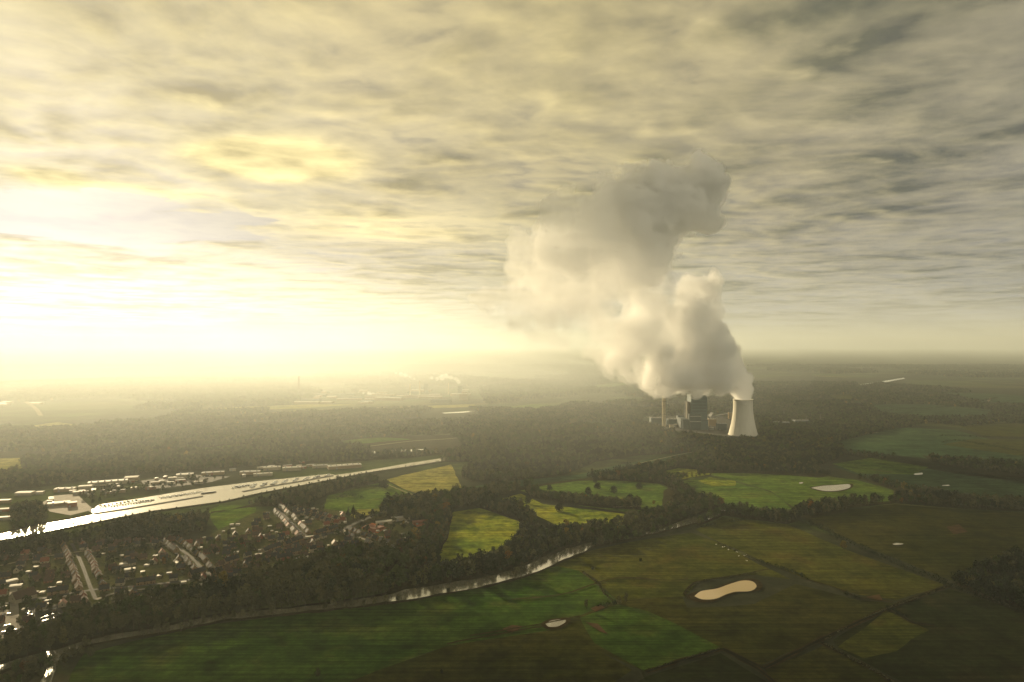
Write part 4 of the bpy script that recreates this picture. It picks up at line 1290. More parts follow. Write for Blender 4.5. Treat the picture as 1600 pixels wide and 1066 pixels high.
cars_row((66, 973), (86, 967), 7, 1.8, 'in the last row of the dark car park', 'cars in the dark car park')
cars_row((0, 962), (18, 960), 5, 1.75, 'at the top of the pale car park', 'cars in the pale car park')
cars_row((6, 980), (16, 978), 4, 1.75, 'in the middle of the pale car park', 'cars in the pale car park')
cars_row((2, 990), (34, 984), 8, 1.75, 'along the front edge of the pale car park', 'cars in the pale car park')
cars_row((262, 849), (282, 875), 11, 0.3, 'beside the garage row on the short street', 'cars beside the garage row')
cars_row((452, 815), (470, 833), 8, 0.4, 'on the steep street north of the main road', 'cars on the steep street')
cars_row((352, 887), (420, 867), 9, 0.45, 'at the kerb of the main road', 'cars at the kerb of the main road', 0.4)
cars_row((458, 876), (480, 868), 6, 0.5, 'beside the white roof below the main road', 'cars below the main road')
cars_row((603, 846), (618, 858), 6, 0.2, 'at the eastern village edge', 'cars at the eastern village edge')
cars_row((215, 758), (330, 744), 26, 1.6, 'in the yard behind the marina', 'cars in the yard behind the marina', 0.3)

# ------------------------------------------------------------------ marina: boats, and the halls of the canal bank
M_HULLW = flat_mat('white_hull', (0.72, 0.71, 0.67), 0.3, 0.5, 0.06, 0.4)
M_HULLD = flat_mat('dark_hull', (0.03, 0.035, 0.045), 0.4, 0.4, 0.1, 0.4)
M_DECK = flat_mat('teak_deck', (0.20, 0.13, 0.07), 0.7, 0.2, 0.2, 0.8)
def hull_bm(L, B, h):
    bm = bmesh.new()
    st = [(-0.5, 0.84, 0.0), (-0.3, 1.0, 0.0), (0.0, 1.0, 0.02), (0.25, 0.86, 0.07), (0.42, 0.45, 0.15), (0.5, 0.03, 0.22)]
    rings = []
    for t, w, s in st:
        b = B / 2 * w
        rings.append([bm.verts.new(q) for q in ((t * L, -b, h * (1 + s)), (t * L * 0.95, -b * 0.75, -0.25), (t * L * 0.95, b * 0.75, -0.25), (t * L, b, h * (1 + s)))])
    for a, b in zip(rings, rings[1:]):
        for k in range(3): bm.faces.new((a[k], b[k], b[k + 1], a[k + 1]))
        bm.faces.new((a[3], b[3], b[0], a[0]))
    bm.faces.new(rings[0]); bm.faces.new(list(reversed(rings[-1])))
    bmesh.ops.recalc_face_normals(bm, faces=bm.faces)
    return bm
BOATS = {}
def put_boat(kind, p, ang, label, group):
    if kind not in BOATS:
        L, B, h, hm = {'cruiser': (11, 3.6, 1.1, M_HULLW), 'dark_cruiser': (11.5, 3.7, 1.1, M_HULLD), 'launch': (8, 2.8, 0.9, M_HULLW), 'barge': (34, 6.5, 1.8, M_HULLD)}[kind]
        o = bpy.data.objects.new('barge' if kind == 'barge' else 'motor_boat', None); COL.objects.link(o)
        kid(obj('hull', hull_bm(L, B, h), hm, o))
        bm = bmesh.new()
        x0, x1 = (-0.3 * L, 0.18 * L) if kind != 'barge' else (-0.46 * L, -0.28 * L)
        z1 = h + (1.5 if kind != 'launch' else 0.9)
        v = box(bm, x0, x1, -B * 0.34, B * 0.34, h * 1.0, z1)
        for q in v[4:]: q.co.x = q.co.x * 0.9 + (x0 + x1) * 0.05; q.co.y *= 0.85
        cb = kid(obj('cabin', bm, M_HULLW if kind != 'barge' else M_FRAME, o))
        bm = bmesh.new(); box(bm, x0 + 0.4, x1 - 0.3, -B * 0.335, B * 0.335, h + 0.55, h + 0.95)
        kid(obj('cabin_window', bm, M_GLASS, cb))
        if kind == 'barge':
            bm = bmesh.new(); box(bm, -0.24 * L, 0.34 * L, -B * 0.36, B * 0.36, h + 0.02, h + 0.7); kid(obj('hatch_cover', bm, M_GREYROOF, o))
        BOATS[kind] = o
    else: o = copy_tree(BOATS[kind])
    o.location = (p.x, p.y, 1.0); o.rotation_euler = (0, 0, ang)
    tag(o, label, 'barge' if kind == 'barge' else 'boat', group)
rng = random.Random(12)
def berth(a, b, n, where, group, side=1):
    A, B = P(*a), P(*b)
    u = (B - A).normalized(); ang = math.atan2(u.y, u.x)
    for i in range(n):
        p = A.lerp(B, (i + 0.5) / n)
        k = rng.choice(['cruiser', 'cruiser', 'dark_cruiser', 'launch', 'launch'])
        p += Vector((-u.y, u.x, 0)) * rng.uniform(-1, 1)
        put_boat(k, p, ang + math.pi / 2 * (1 if rng.random() < 0.7 else -1) + rng.uniform(-.08, .08), {'cruiser': 'white cabin cruiser moored ', 'dark_cruiser': 'dark-hulled cabin cruiser moored ', 'launch': 'small white motor launch moored '}[k] + where, group)
berth((154, 795), (236, 783.5), 19, 'in the left row of the marina', 'boats in the left row of the marina')
berth((160, 791.5), (216, 782), 9, 'behind the left row of the marina', 'boats behind the left row of the marina')
berth((250, 779.5), (316, 769.5), 20, 'in the middle row of the marina', 'boats in the middle row of the marina')
berth((362, 764), (400, 757.5), 9, 'at the near jetty of the open basin', 'boats at the near jetty of the open basin')
for k in range(8):
    x0 = 392 + k * 16.5; y0 = 763 - k * 2.35
    berth((x0, y0), (x0 + 7, y0 - 5.2), 4, 'at the crowded far jetties of the marina', 'boats at the far jetties')
for (px, py), lab in [((326, 771), 'dark barge moored across the end of the marina mole'), ((228, 783.5), 'dark barge moored among the boats of the left row'), ((378, 760.5), 'dark barge lying at the mouth of the open basin')]:
    put_boat('barge', P(px, py), 0.62, lab, None)
# floating jetties the boats lie at
M_JETTY = flat_mat('jetty_planks', (0.16, 0.14, 0.11), 0.9, 0.1, 0.3, 0.5)
def jetty(a, b, w=2.2):
    bm = bmesh.new(); A, B = P(*a), P(*b); d = B - A
    box(bm, 0, d.length, -w / 2, w / 2, 0.9, 1.5)
    for k in range(int(d.length / 14) + 1): tube(bm, [(min(k * 14, d.length), w / 2 + 0.2, 0), (min(k * 14, d.length), w / 2 + 0.2, 2.8)], [0.18, 0.18], 5)
    o = obj('jetty', bm, M_JETTY); o.location = (A.x, A.y, 0); o.rotation_euler = (0, 0, math.atan2(d.y, d.x))
    return o
tag(jetty((153, 794), (237, 782.3)), 'long wooden jetty behind the left row of boats', 'jetty')
tag(jetty((249, 778.3), (317, 768.3)), 'long wooden jetty behind the middle row of boats', 'jetty')
for k in range(8):
    x0 = 392 + k * 16.5; y0 = 763 - k * 2.35
    tag(jetty((x0, y0 - 0.6), (x0 + 8, y0 - 6)), 'short wooden jetty among the crowded far boats', 'jetty', 'short jetties of the far basin')

HALLS = [  # survey position, length, width, height, wall, roof, heading, look
    (39.5, 773.5, 34, 20, 6, M_RENDER, M_WHITE, 0.1, 'white flat-roofed hall furthest left on the canal bank'), (63, 772, 14, 12, 5, M_RENDER, M_WHITE, 0.2, 'small white shed between two flat halls on the canal bank'),
    (102, 768, 42, 18, 7, M_BUFF, M_WHITE, 0.25, 'white-roofed hall with dark windows left of the marina'), (134, 764, 28, 16, 7, M_RENDER, M_WHITE, 0.3, 'short pale hall at the left end of the long hall'),
    (169, 757, 84, 20, 8, M_RENDER, M_GREYROOF, 0.45, 'longest pale hall of the canal bank, behind the marina'), (206, 751, 30, 22, 9, M_BUFF, M_WHITE, 0.3, 'bright gabled hall right of the longest hall'),
    (92, 790, 40, 18, 6, M_BUFF, M_GREYROOF, 0.5, 'low grey hall in the pale yard beside the canal'), (113, 792, 16, 14, 9, M_REDBRICK, M_GREYROOF, 0.5, 'tall block in the pale yard beside the canal'),
    (80, 782, 30, 9, 5, M_RENDER, M_WHITE, 2.2, 'narrow white-roofed shed at the back of the pale yard'), (270, 750, 20, 13, 6, M_RENDER, M_WHITE, 0.3, 'small white hall at the left end of the boat yard'),
    (289, 746.5, 40, 24, 9, M_RENDER, M_GREYROOF, 0.35, 'broad grey-roofed hall in the middle of the boat yard'), (333, 742, 54, 16, 7, M_BUFF, M_GREYROOF, 0.3, 'long grey hall at the right end of the boat yard'),
    (391, 741, 50, 20, 7, M_BUFF, M_GREYROOF, 0.2, 'grey hall behind the open basin'), (411, 743.5, 46, 14, 6, M_RENDER, M_WHITE, 0.3, 'low white hall on the shore of the open basin'),
    (425, 734.5, 44, 20, 8, M_RENDER, M_WHITE, 0.3, 'bright white hall set back from the open basin'), (456, 735, 48, 20, 8, M_RENDER, M_WHITE, 0.3, 'white hall behind the crowded jetties'),
    (538, 731.5, 90, 28, 8, M_BUFF, M_WHITE, 0.42, 'large bright flat roof at the right end of the marina'), (500, 731, 40, 16, 7, M_RENDER, M_GREYROOF, 0.35, 'grey hall left of the large bright roof'),
    (4, 786, 30, 12, 6, M_BUFF, M_GREYROOF, 0.2, 'grey shed at the left frame edge above the canal'), (8, 799, 24, 12, 5, M_REDBRICK, M_WHITE, 0.3, 'low white-roofed shed at the left edge beside the dark copse'),
    (10, 812, 26, 10, 5, M_RENDER, M_GREYROOF, 0.3, 'pale shed at the left edge nearest the canal water'), (310, 756, 20, 10, 5, M_RENDER, M_WHITE, 0.4, 'small boat shed on the quay of the middle row'),
    (236, 765, 22, 12, 6, M_REDBRICK, M_ROOFBROWN, 0.4, 'brown-roofed boathouse between the two boat rows'), (186, 770, 26, 12, 6, M_BUFF, M_ROOFDARK, 0.4, 'dark-roofed boathouse behind the left row of boats'),
    (584, 827, 34, 20, 4, M_REDBRICK, M_ROOFRED, -0.5, 'wide red-roofed hall beside the main road'), (600, 819, 30, 12, 5, M_RENDER, M_WHITE, 0.4, 'long white hall right of the red-roofed hall'),
    (626, 813, 34, 14, 6, M_RENDER, M_WHITE, 0.5, 'bright white hall at the wood edge, right of the red roofs'), (655, 819, 24, 14, 5, M_REDBRICK, M_ROOFRED, 0.4, 'red-roofed hall alone at the wood edge'),
    (636, 838, 0, 0, 0, None, None, 0, '')]
rng = random.Random(21)
for i in range(46):      # crowd of small sheds between the named halls
    t = rng.random(); px = 66 + 440 * t
    py = 786 - 52 * t - rng.uniform(2, 16) + (5 if t < .2 else 0)
    p = P(px, py)
    if not free(p.x, p.y, 9): continue
    OCC.append((p.x, p.y, 8))
    k = rng.choice(['white', 'grey', 'brown', 'grey', 'dark'])
    o = flat_hall('quay_shed', rng.uniform(10, 24), rng.uniform(7, 12), rng.uniform(3.5, 6), rng.choice([M_BUFF, M_REDBRICK, M_RENDER]), {'white': M_WHITE, 'grey': M_GREYROOF, 'brown': M_ROOFBROWN, 'dark': M_ROOFDARK}[k])
    o.location = (p.x, p.y, 0.5); o.rotation_euler = (0, 0, rng.choice([0.4, 0.4, 1.97]) + rng.uniform(-.15, .15))
    tag(o, 'small ' + k + '-roofed shed in the crowd along the marina shore', 'shed', 'sheds along the marina shore')
for px, py, L, W, h, wl, rm, ang, lab in HALLS:
    if not L: continue
    o = flat_hall('industrial_hall', L, W, h, wl, rm, 0 if L < 40 else int(L / 14))
    p = P(px, py); o.location = (p.x, p.y, 0.5); o.rotation_euler = (0, 0, ang)
    tag(o, lab, 'hall')
# ------------------------------------------------------------------ single trees
def tree_meshes(seed, kind, h, w, n, size, base=0.28, aspect=1.5, up=0.35, lobes=12):
    rng = np.random.RandomState(seed)
    cs, rs = crown_lobes(rng, h, w, lobes, base)
    c = cloud_mesh('crown', quad_cloud(rng, cs, rs, n, size, aspect, up)); c.materials.append(LEAF[kind])
    t = bm_mesh(trunk_bm(rng, h, w, base, 7, 6)); t.name = 'trunk'; t.materials.append(M_BARK)
    return c, t
def conifer_meshes(seed, h, w):
    rng = np.random.RandomState(seed)
    cs, rs = [], []
    for i in range(14):
        t = i / 13.0
        r = w * 0.5 * (1 - t) + 0.3
        for k in range(max(1, int(5 * (1 - t)))):
            a = rng.uniform(0, 6.28)
            cs.append((r * 0.6 * math.cos(a), r * 0.6 * math.sin(a), h * (0.1 + 0.9 * t))); rs.append(r * 0.5 + 0.25)
    c = cloud_mesh('crown', quad_cloud(rng, np.array(cs), np.array(rs), 320, 0.7, 1.5, -0.1)); c.materials.append(LEAF['dark'])
    t = bm_mesh(trunk_bm(rng, h, w, 0.1, 0, 6)); t.name = 'trunk'; t.materials.append(M_BARK)
    return c, t
TREE_LIB = {}
for i in range(5): TREE_LIB['bare%d' % i] = ('bare_tree',) + tree_meshes(400 + i, 'brown', 23 + i, 12 + i % 3, 620, 0.42, 0.3, 2.2, 0.45)
for i in range(3): TREE_LIB['thin%d' % i] = ('leafy_tree',) + tree_meshes(420 + i, 'olive', 20 + i, 13, 520, 0.7)
for i in range(2): TREE_LIB['round%d' % i] = ('round_tree',) + tree_meshes(430 + i, 'dark', 15, 19, 700, 0.8, 0.14, 1.2, 0.2, 16)
for i in range(2): TREE_LIB['orange%d' % i] = ('autumn_tree',) + tree_meshes(440 + i, 'orange', 17, 13, 520, 0.7, 0.2)
TREE_LIB['yellow0'] = ('autumn_tree',) + tree_meshes(450, 'yellow', 14, 12, 480, 0.7, 0.2)
TREE_LIB['willow0'] = ('willow_tree',) + tree_meshes(455, 'brown', 15, 15, 520, 0.4, 0.15, 2.4, 0.5)
TREE_LIB['conifer0'] = ('conifer',) + conifer_meshes(460, 19, 8)
TREE_LIB['shrub0'] = ('shrub',) + tree_meshes(465, 'dark', 5, 8, 260, 0.5, 0.05, 1.3, 0.3)
n_trees = [0]
def put_tree(key, x, y, s, label, group=None, rng=random.Random(77)):
    nm, c, t = TREE_LIB[key]
    o = bpy.data.objects.new(nm, None); COL.objects.link(o)
    obj('crown', c, None, o); obj('trunk', t, None, o)
    o.location = (x, y, 0.4); o.rotation_euler = (0, 0, rng.uniform(0, 6.28)); o.scale = (s * rng.uniform(.92, 1.08), s, s * rng.uniform(.92, 1.08))
    tag(o, label, 'shrub' if nm == 'shrub' else 'tree', group)
    n_trees[0] += 1
# the trees that stand alone in the meadows and by the ponds
for px, py, key, s, lab in [
    (825, 787, 'round0', 1.0, 'round dark tree standing alone in the bright fairway, leftmost of the fairway trees'), (874, 799, 'round1', .95, 'round dark tree nearest the river in the bright fairway, long shadow behind it'),
    (859, 766, 'round1', .8, 'round tree at the upper left end of the fairway hedge'), (919, 773, 'round0', .9, 'round tree in the middle of the upper fairway, below two others'),
    (933, 764, 'round1', .95, 'large round tree at the top of the upper fairway'), (930, 754, 'round0', .9, 'round tree where the upper fairway meets the wood belt'),
    (959, 771, 'round0', 1.05, 'broad dark tree on the sunny right half of the upper fairway'), (999, 764, 'round1', .9, 'round tree nearest the wood at the right end of the fairway'),
    (985, 784, 'round0', 1.0, 'round tree at the lower right of the upper fairway, above the hedge'), (961, 749, 'yellow0', .8, 'small yellow tree at the edge of the wood belt above the fairway'),
    (818, 902, 'willow0', 1.15, 'bare spreading willow on the near bank of the river'), (807, 905, 'willow0', 1.0, 'smaller bare willow left of the spreading one on the river bank'), (828, 898, 'willow0', .8, 'low bare willow right of the spreading one on the river bank'),
    (917, 953, 'bare0', .62, 'bare tree beside the small bank in the pasture, long thin shadow'), (978, 944, 'bare1', .6, 'bare tree left of the bean-shaped pond, long soft shadow'), (968, 944, 'willow0', .7, 'low bare tree at the corner of the two pastures'),
    (1318, 858, 'yellow0', .95, 'golden tree standing out of the dark hedge'), (740, 785, 'conifer0', .9, 'dark pointed conifer at the end of the fairway wood'),
    (602, 763, 'round0', 1.1, 'dark copse tree at the corner of the pale meadow'), (596, 762, 'round1', .9, 'left tree of the dark pair at the corner of the pale meadow'),
    (487, 792, 'conifer0', 1.1, 'tall dark conifer at the top of the village'), (544, 806, 'conifer0', 1.0, 'dark conifer beside the yellow clearing by the main road'), (552, 800, 'conifer0', .9, 'dark conifer behind the yellow clearing'),
    (761, 794, 'orange0', .7, 'orange tree in the hedge above the bright meadow'), (503, 893, 'orange1', .6, 'small orange tree in front of the riverside belt'), (417, 899, 'orange0', .62, 'orange tree at the edge of the village below the main road'),
    (256, 884, 'orange1', .7, 'orange tree beside the red-roofed house in the village'), (684, 826, 'yellow0', 1.0, 'yellow tree at the top of the autumn wood'), (690, 846, 'orange0', .9, 'rust-coloured tree at the edge of the bright meadow'),
    (640, 868, 'yellow0', .8, 'yellowish tree at the lower end of the autumn wood'), (1063, 725, 'orange1', .9, 'rust-brown tree in the meadow before the power station'), (1022, 789, 'yellow0', .7, 'pale yellowish tree at the lower end of the fairway'),
    (39, 1052, 'orange0', .8, 'rust-coloured tree among the bare ones at the lower left river bend'), (925, 842, 'shrub0', .9, 'low dark shrub in the corner of the olive field at the river'), (1001, 877, 'shrub0', .8, 'single low shrub in the middle of the olive field'),
    (700, 925, 'shrub0', .9, 'low shrub on the near river bank left of the willows'), (622, 937, 'shrub0', .8, 'low shrub at the water below the bend of the river'), (926, 890, 'shrub0', .7, 'shrub on the boundary between green pasture and olive field'),
    (690, 1052, 'shrub0', .6, 'dark shrub alone in the brown pasture at the bottom'), (497, 1057, 'willow0', .5, 'small bare tree at the bottom edge of the pasture')]:
    p = P(px, py); put_tree(key, p.x, p.y, s, lab)
# front row of the river belt, its trunks standing before the water
rng = random.Random(31)
far_bank = []
for i, p in enumerate(rl):
    d = (rl[min(i + 1, len(rl) - 1)] - rl[max(i - 1, 0)]).normalized()
    far_bank.append(p + Vector((-d.y, d.x, 0)) * (rw[i] / 2 + 5))
BELT = []
acc = 0.0
for a, b in zip(far_bank, far_bank[1:]):
    L = (b - a).length
    while acc < L:
        q = a.lerp(b, acc / L)
        px = 800 + q.x * FPX / q.y
        if -60 < px < 606: BELT.append((q.x + rng.uniform(-2, 2), q.y + rng.uniform(-1.5, 3)))
        acc += rng.uniform(6, 12)
    acc -= L
FRONT = len(BELT)
for i, (x, y) in enumerate(BELT):
    put_tree('bare%d' % rng.randrange(5), x, y, rng.uniform(.7, 1.08), 'bare brown tree in the front row along the far river bank', 'front row of the river belt')
# the trees on the near side of the lower left bend
for i in range(26):
    px = rng.uniform(-10, 150); py = 1062 - px * 0.36 + rng.uniform(0, 26) - (px > 100) * 8
    p = P(px, py)
    if near_line(np.array([[p.x, p.y]]), rl, 16)[0]: continue
    put_tree(rng.choice(['bare0', 'bare2', 'bare3', 'willow0', 'thin0']), p.x, p.y, rng.uniform(.45, .8), 'bare tree on the near bank of the lower left river bend', 'trees on the near bank of the bend')
# slim trees on the near bank, standing before the water
acc = 0.0
for i, p in enumerate(rl[:-1]):
    d = (rl[i + 1] - p); L = d.length; d.normalize()
    px = 800 + p.x * FPX / p.y
    while acc < L:
        q = p + d * acc - Vector((-d.y, d.x, 0)) * (rw[i] / 2 + rng.uniform(4, 8))
        if 120 < px < 600 and mnoise.noise(Vector((q.x / 60, 3.3, 0))) > -0.25:
            put_tree('bare%d' % rng.randrange(5), q.x, q.y, rng.uniform(.4, .72), 'slim bare tree on the near bank, standing before the water', 'trees on the near river bank')
        acc += rng.uniform(7, 16)
    acc -= L
# behind them the belt fills up to the village
bp = grow('-110,1040 0,1012 60,992 130,976 200,952 300,932 400,914 480,905 560,897 606,900 606,932 540,940 440,951 360,958 300,969 240,980 180,990 130,1000 80,1014 40,1028 -110,1062', 9.5, 71)
bp = bp[bp[:, 1].argsort()]
bp = np.array([q for q in bp if free(q[0], q[1], 3) and min((q[0] - a) ** 2 + (q[1] - b) ** 2 for a, b in BELT) > 49])
k = 0
rest = []
for q in bp:
    if k < 90: put_tree(rng.choice(['bare0', 'bare1', 'bare2', 'bare3', 'bare4', 'thin0', 'thin1']), q[0], q[1], rng.uniform(.7, 1.05), 'bare brown tree inside the wide belt between river and village', 'trees inside the river belt'); k += 1
    else: rest.append(q)
if rest: add_wood(np.array(rest), 'brown', 0.9, 1.35, 7)
vt = np.array([q for q in VILLAGE_TREES if free(q[0], q[1], 3.5)])
vt = vt[vt[:, 1].argsort()]
for q in vt[:70]:
    put_tree(rng.choice(['thin0', 'thin1', 'thin2', 'bare0', 'bare3', 'conifer0']), q[0], q[1], rng.uniform(.38, .62), 'garden tree between the nearest village houses', 'garden trees of the village')
add_wood(vt[70:], 'mixed', 0.4, 0.75, 8)
# canal-side line of slim bare trees before the bright water
cl = [p + Vector((0, -6, 0)) for p in smooth_line(canal_near, 6)]
cp = []
for a, b in zip(cl, cl[1:]):
    m_ = int((b - a).length / 9) or 1
    for j in range(m_):
        if rng.random() < 0.75: cp.append(a.lerp(b, (j + rng.random()) / m_)[:2])
add_wood(np.array(cp), 'brown', 0.28, 0.5, 9)
# copses of the far shore and the halls
add_wood(grow('16,795 60,788 74,800 70,822 18,832', 8, 17, keepout=False), 'dark', 0.8, 1.1, 10)
add_wood(grow('120,775 160,762 230,755 236,764 190,774 160,786 140,792', 10, 18, keepout=False, fill=0.4), 'mixed', 0.5, 0.8, 11)
add_wood(grow('236,758 300,748 360,750 300,762 240,772', 12, 19, keepout=False, fill=0.25), 'mixed', 0.5, 0.8, 12)

# loose country between the big woods: hedgerows and copses thinning towards the horizon
def far_clumps():
    out = []
    for poly, sp, wave, cut, sd in [('-700,706 2300,706 2300,640 -700,640', 26, 700, 0.05, 61), ('-500,640 2100,640 2000,600 -400,600', 34, 1300, -0.05, 62), ('-300,600 1900,600 1800,572 -200,572', 60, 2600, 0.0, 63)]:
        out.append((grow(poly, sp, sd, thin=(wave, cut)), sp))
    for s, sp in [('1180,640 1290,632 1420,650 1445,662 1320,690 1190,682', 24), ('1345,628 1400,621 1500,627 1532,636 1440,635 1380,641', 26), ('-200,672 300,668 600,662 745,657 820,642 900,630 1010,642 1000,660 860,668 600,684 300,692 -200,698', 22),
                  ('1180,700 1300,706 1300,690 1190,684', 20), ('1500,646 1560,640 1720,646 1720,660 1560,658', 24), ('750,608 900,588 1020,592 1020,606 900,618 760,632', 34), ('1190,612 1290,604 1350,606 1290,620 1200,628', 30)]:
        out.append((grow(s, sp, 64 + len(out)), sp))
    for pts, sp in out:
        if not len(pts): continue
        rng = np.random.RandomState(int(sp))
        pts_all.append(np.column_stack([pts, np.zeros(len(pts))])); idx_all.append(N_TREE + rng.randint(0, N_CLUMP, len(pts)))
        scl_all.append(np.clip(sp / 26, 0.9, 1.7) * rng.uniform(0.8, 1.15, len(pts)))
far_clumps()
scatter('woods', np.concatenate(pts_all), np.concatenate(idx_all), np.concatenate(scl_all), 3, 'brown and olive November woods spread across the plain')

# ------------------------------------------------------------------ hedges
def hedge(s, w, h, kind, label, seed, n_per=5.0, gap=0.0):
    l = rough_outline(smooth_line(px_pts(s), 6), 7, 3, seed, False)
    rng = np.random.RandomState(seed)
    cs, rs = [], []
    for a, b in zip(l, l[1:]):
        L = (b - a).length
        for t in np.arange(0, 1, 2.6 / max(L, 2.6)):
            p = a.lerp(b, t)
            if gap and mnoise.noise(Vector((p.x / 30, p.y / 30, seed))) < gap - 0.5: continue
            k = rng.uniform(0.6, 1.25)
            cs.append((p.x + rng.uniform(-w / 3, w / 3), p.y + rng.uniform(-w / 3, w / 3), h * 0.5 * k)); rs.append(h * 0.52 * k)
    cs = np.array(cs); rs = np.array(rs)
    o0 = cs.mean(axis=0) * [1, 1, 0]
    me = cloud_mesh('hedge', quad_cloud(rng, cs - o0, rs, int(len(cs) * n_per * 3), 0.55, 1.4, 0.35))
    o = obj('hedge', me, LEAF[kind]); o.location = (o0[0], o0[1], 0.5)
    tag(o, label, 'hedge')
hedge('1248,814 1290,832 1318,848 1360,866 1420,892 1482,916', 13, 9, 'dark', 'tall dark hedge running from the wood belt past the golden tree', 1)
hedge('1482,916 1540,938 1600,960 1700,998', 12, 8, 'dark', 'dark hedge along the foot of the black wood', 2)
hedge('1118,848 1150,862 1185,878', 5, 3, 'brown', 'low scrub hedge where the white cows graze', 3, gap=0.45)
hedge('1190,880 1230,892 1256,903', 8, 4.5, 'dark', 'dark scrub strip right of the white cows', 4, gap=0.3)
hedge('1258,905 1290,918 1330,932 1350,938', 8, 4.5, 'dark', 'patchy scrub line leading down from the cows to the far ditch', 5, gap=0.45)
hedge('1388,952 1405,962 1415,966', 5, 3.4, 'dark', 'short dark scrub clump at the ditch crossing', 6)
hedge('1076,936 1070,926 1092,911 1140,902 1180,896', 4, 1.4, 'brown', 'reedy brown fringe behind the bean-shaped pond', 7)
hedge('905,892 930,910 945,928 962,940', 4, 2.4, 'brown', 'low broken hedge between green pasture and olive field', 8, gap=0.5)
hedge('935,949 950,947 966,945', 6, 4.5, 'dark', 'dark bramble clump between the two bare pasture trees', 9)
hedge('1012,1048 1060,1033 1126,1014', 3, 1.5, 'brown', 'brown rushes along the nearest ditch', 10, gap=0.35)
hedge('1283,1002 1335,977 1390,951 1476,919', 3, 1.6, 'brown', 'brown rushes along the long ditch towards the black wood', 11, gap=0.35)
hedge('1286,1008 1330,1031 1372,1053 1415,1082', 4, 2.2, 'brown', 'scrubby brown hedge leading out of the bottom right', 12, gap=0.3)
hedge('1040,795 1060,810 1120,803 1180,800 1240,806', 8, 6, 'dark', 'dark hedge above the river bend', 13)
hedge('1090,828 1125,818 1180,812', 6, 4, 'dark', 'hedge on the far side of the river bend above the olive field', 14, gap=0.3)
hedge('1470,693 1500,690 1560,700 1620,712', 12, 8, 'dark', 'long dark hedge between the far right fields', 15)
hedge('1380,642 1440,640 1500,634 1560,622', 12, 9, 'dark', 'dark hedge line running to the pale winding track', 16)
hedge('1466,682 1540,684 1720,690', 12, 8, 'dark', 'hedge on the skyline side of the far right olive fields', 17)
hedge('656,778 700,776 740,770 770,766', 8, 7, 'brown', 'brown hedge at the end of the sandy track', 18)
hedge('512,776 560,764 600,753', 10, 8, 'brown', 'hedge between canal trees and green meadow', 19)
hedge('400,838 440,820 480,810 510,806', 8, 6, 'olive', 'thin hedge behind the northern houses', 20)
hedge('524,780 545,777 565,780', 14, 8, 'dark', 'dark thicket lying in the green meadow', 21)

# ------------------------------------------------------------------ grazing cows
def cow_mesh(graze):
    V = [(-1.0, 0, 1.22, .30, .34), (-0.45, 0, 1.12, .34, .40), (0.15, 0, 1.10, .34, .41), (0.75, 0, 1.18, .30, .38), (1.1, 0, 1.25, .20, .27)]
    E = [(0, 1), (1, 2), (2, 3), (3, 4)]
    def add(p, par):
        V.append(p); E.append((par, len(V) - 1)); return len(V) - 1
    if graze: a = add((1.45, 0, 0.9, .14, .19), 4); b = add((1.65, 0, 0.5, .15, .15), a); c = add((1.8, 0, 0.2, .09, .1), b)
    else: a = add((1.45, 0, 1.5, .14, .19), 4); b = add((1.75, 0, 1.62, .15, .16), a); c = add((2.1, 0, 1.45, .09, .1), b)
    for s in (-1, 1):
        add((V[b][0] - 0.05, s * 0.24, V[b][2] + 0.1, .04, .05), b)
        k = add((0.78, s * 0.22, 0.78, .12, .13), 3); k = add((0.80, s * 0.22, 0.42, .07, .07), k); add((0.78, s * 0.22, 0.02, .07, .07), k)
        k = add((-0.98, s * 0.24, 0.85, .14, .18), 0); k = add((-1.12, s * 0.24, 0.5, .07, .08), k); add((-1.04, s * 0.24, 0.02, .07, .07), k)
    t = add((-1.32, 0, 1.2, .04, .04), 0); add((-1.4, 0, 0.55, .04, .04), t)
    me = bpy.data.meshes.new('cow')
    me.from_pydata([v[:3] for v in V], E, [])
    o = bpy.data.objects.new('cow_source', me); COL.objects.link(o)
    md = o.modifiers.new('skin', 'SKIN'); md.use_smooth_shade = True
    for i, v in enumerate(V): me.skin_vertices[0].data[i].radius = v[3:]
    me.skin_vertices[0].data[2].use_root = True
    o.modifiers.new('sub', 'SUBSURF').levels = 1
    dg = bpy.context.evaluated_depsgraph_get(); dg.update()
    out = bpy.data.meshes.new_from_object(o.evaluated_get(dg))
    bpy.data.objects.remove(o); bpy.data.meshes.remove(me)
    return out
M_COW = flat_mat('white_hide', (0.72, 0.68, 0.60), 0.9, 0.1, 0.12, 1.5)
COWS = [cow_mesh(True), cow_mesh(False)]
for m in COWS: m.materials.clear(); m.materials.append(M_COW)
for i, (px, py, lab) in enumerate([(1119, 852, 'white cow nearest the river end of the scrub hedge, alone'), (1129, 856, 'white cow grazing, left one of the second pair'), (1132, 855.5, 'white cow standing, right one of the second pair'), (1138, 860, 'white cow alone between the two pairs of cows'),
                                   (1150.5, 863.5, 'white cow grazing at the left of the close pair below the hedge'), (1152, 864, 'white cow at the right of the close pair below the hedge'), (1154.5, 870, 'white cow lower down, left of the last three'),
                                   (1163, 869.5, 'white cow in the middle of the last three'), (1166, 868.5, 'white cow at the right end of the herd'), (1167, 877.5, 'cow lowest of the herd, nearest the pond')]):
    p = P(px, py); o = obj('cow', COWS[i % 2]); o.location = (p.x, p.y, 0.5); o.rotation_euler = (0, 0, i * 1.7); tag(o, lab, 'cow', 'white cows in the olive field')

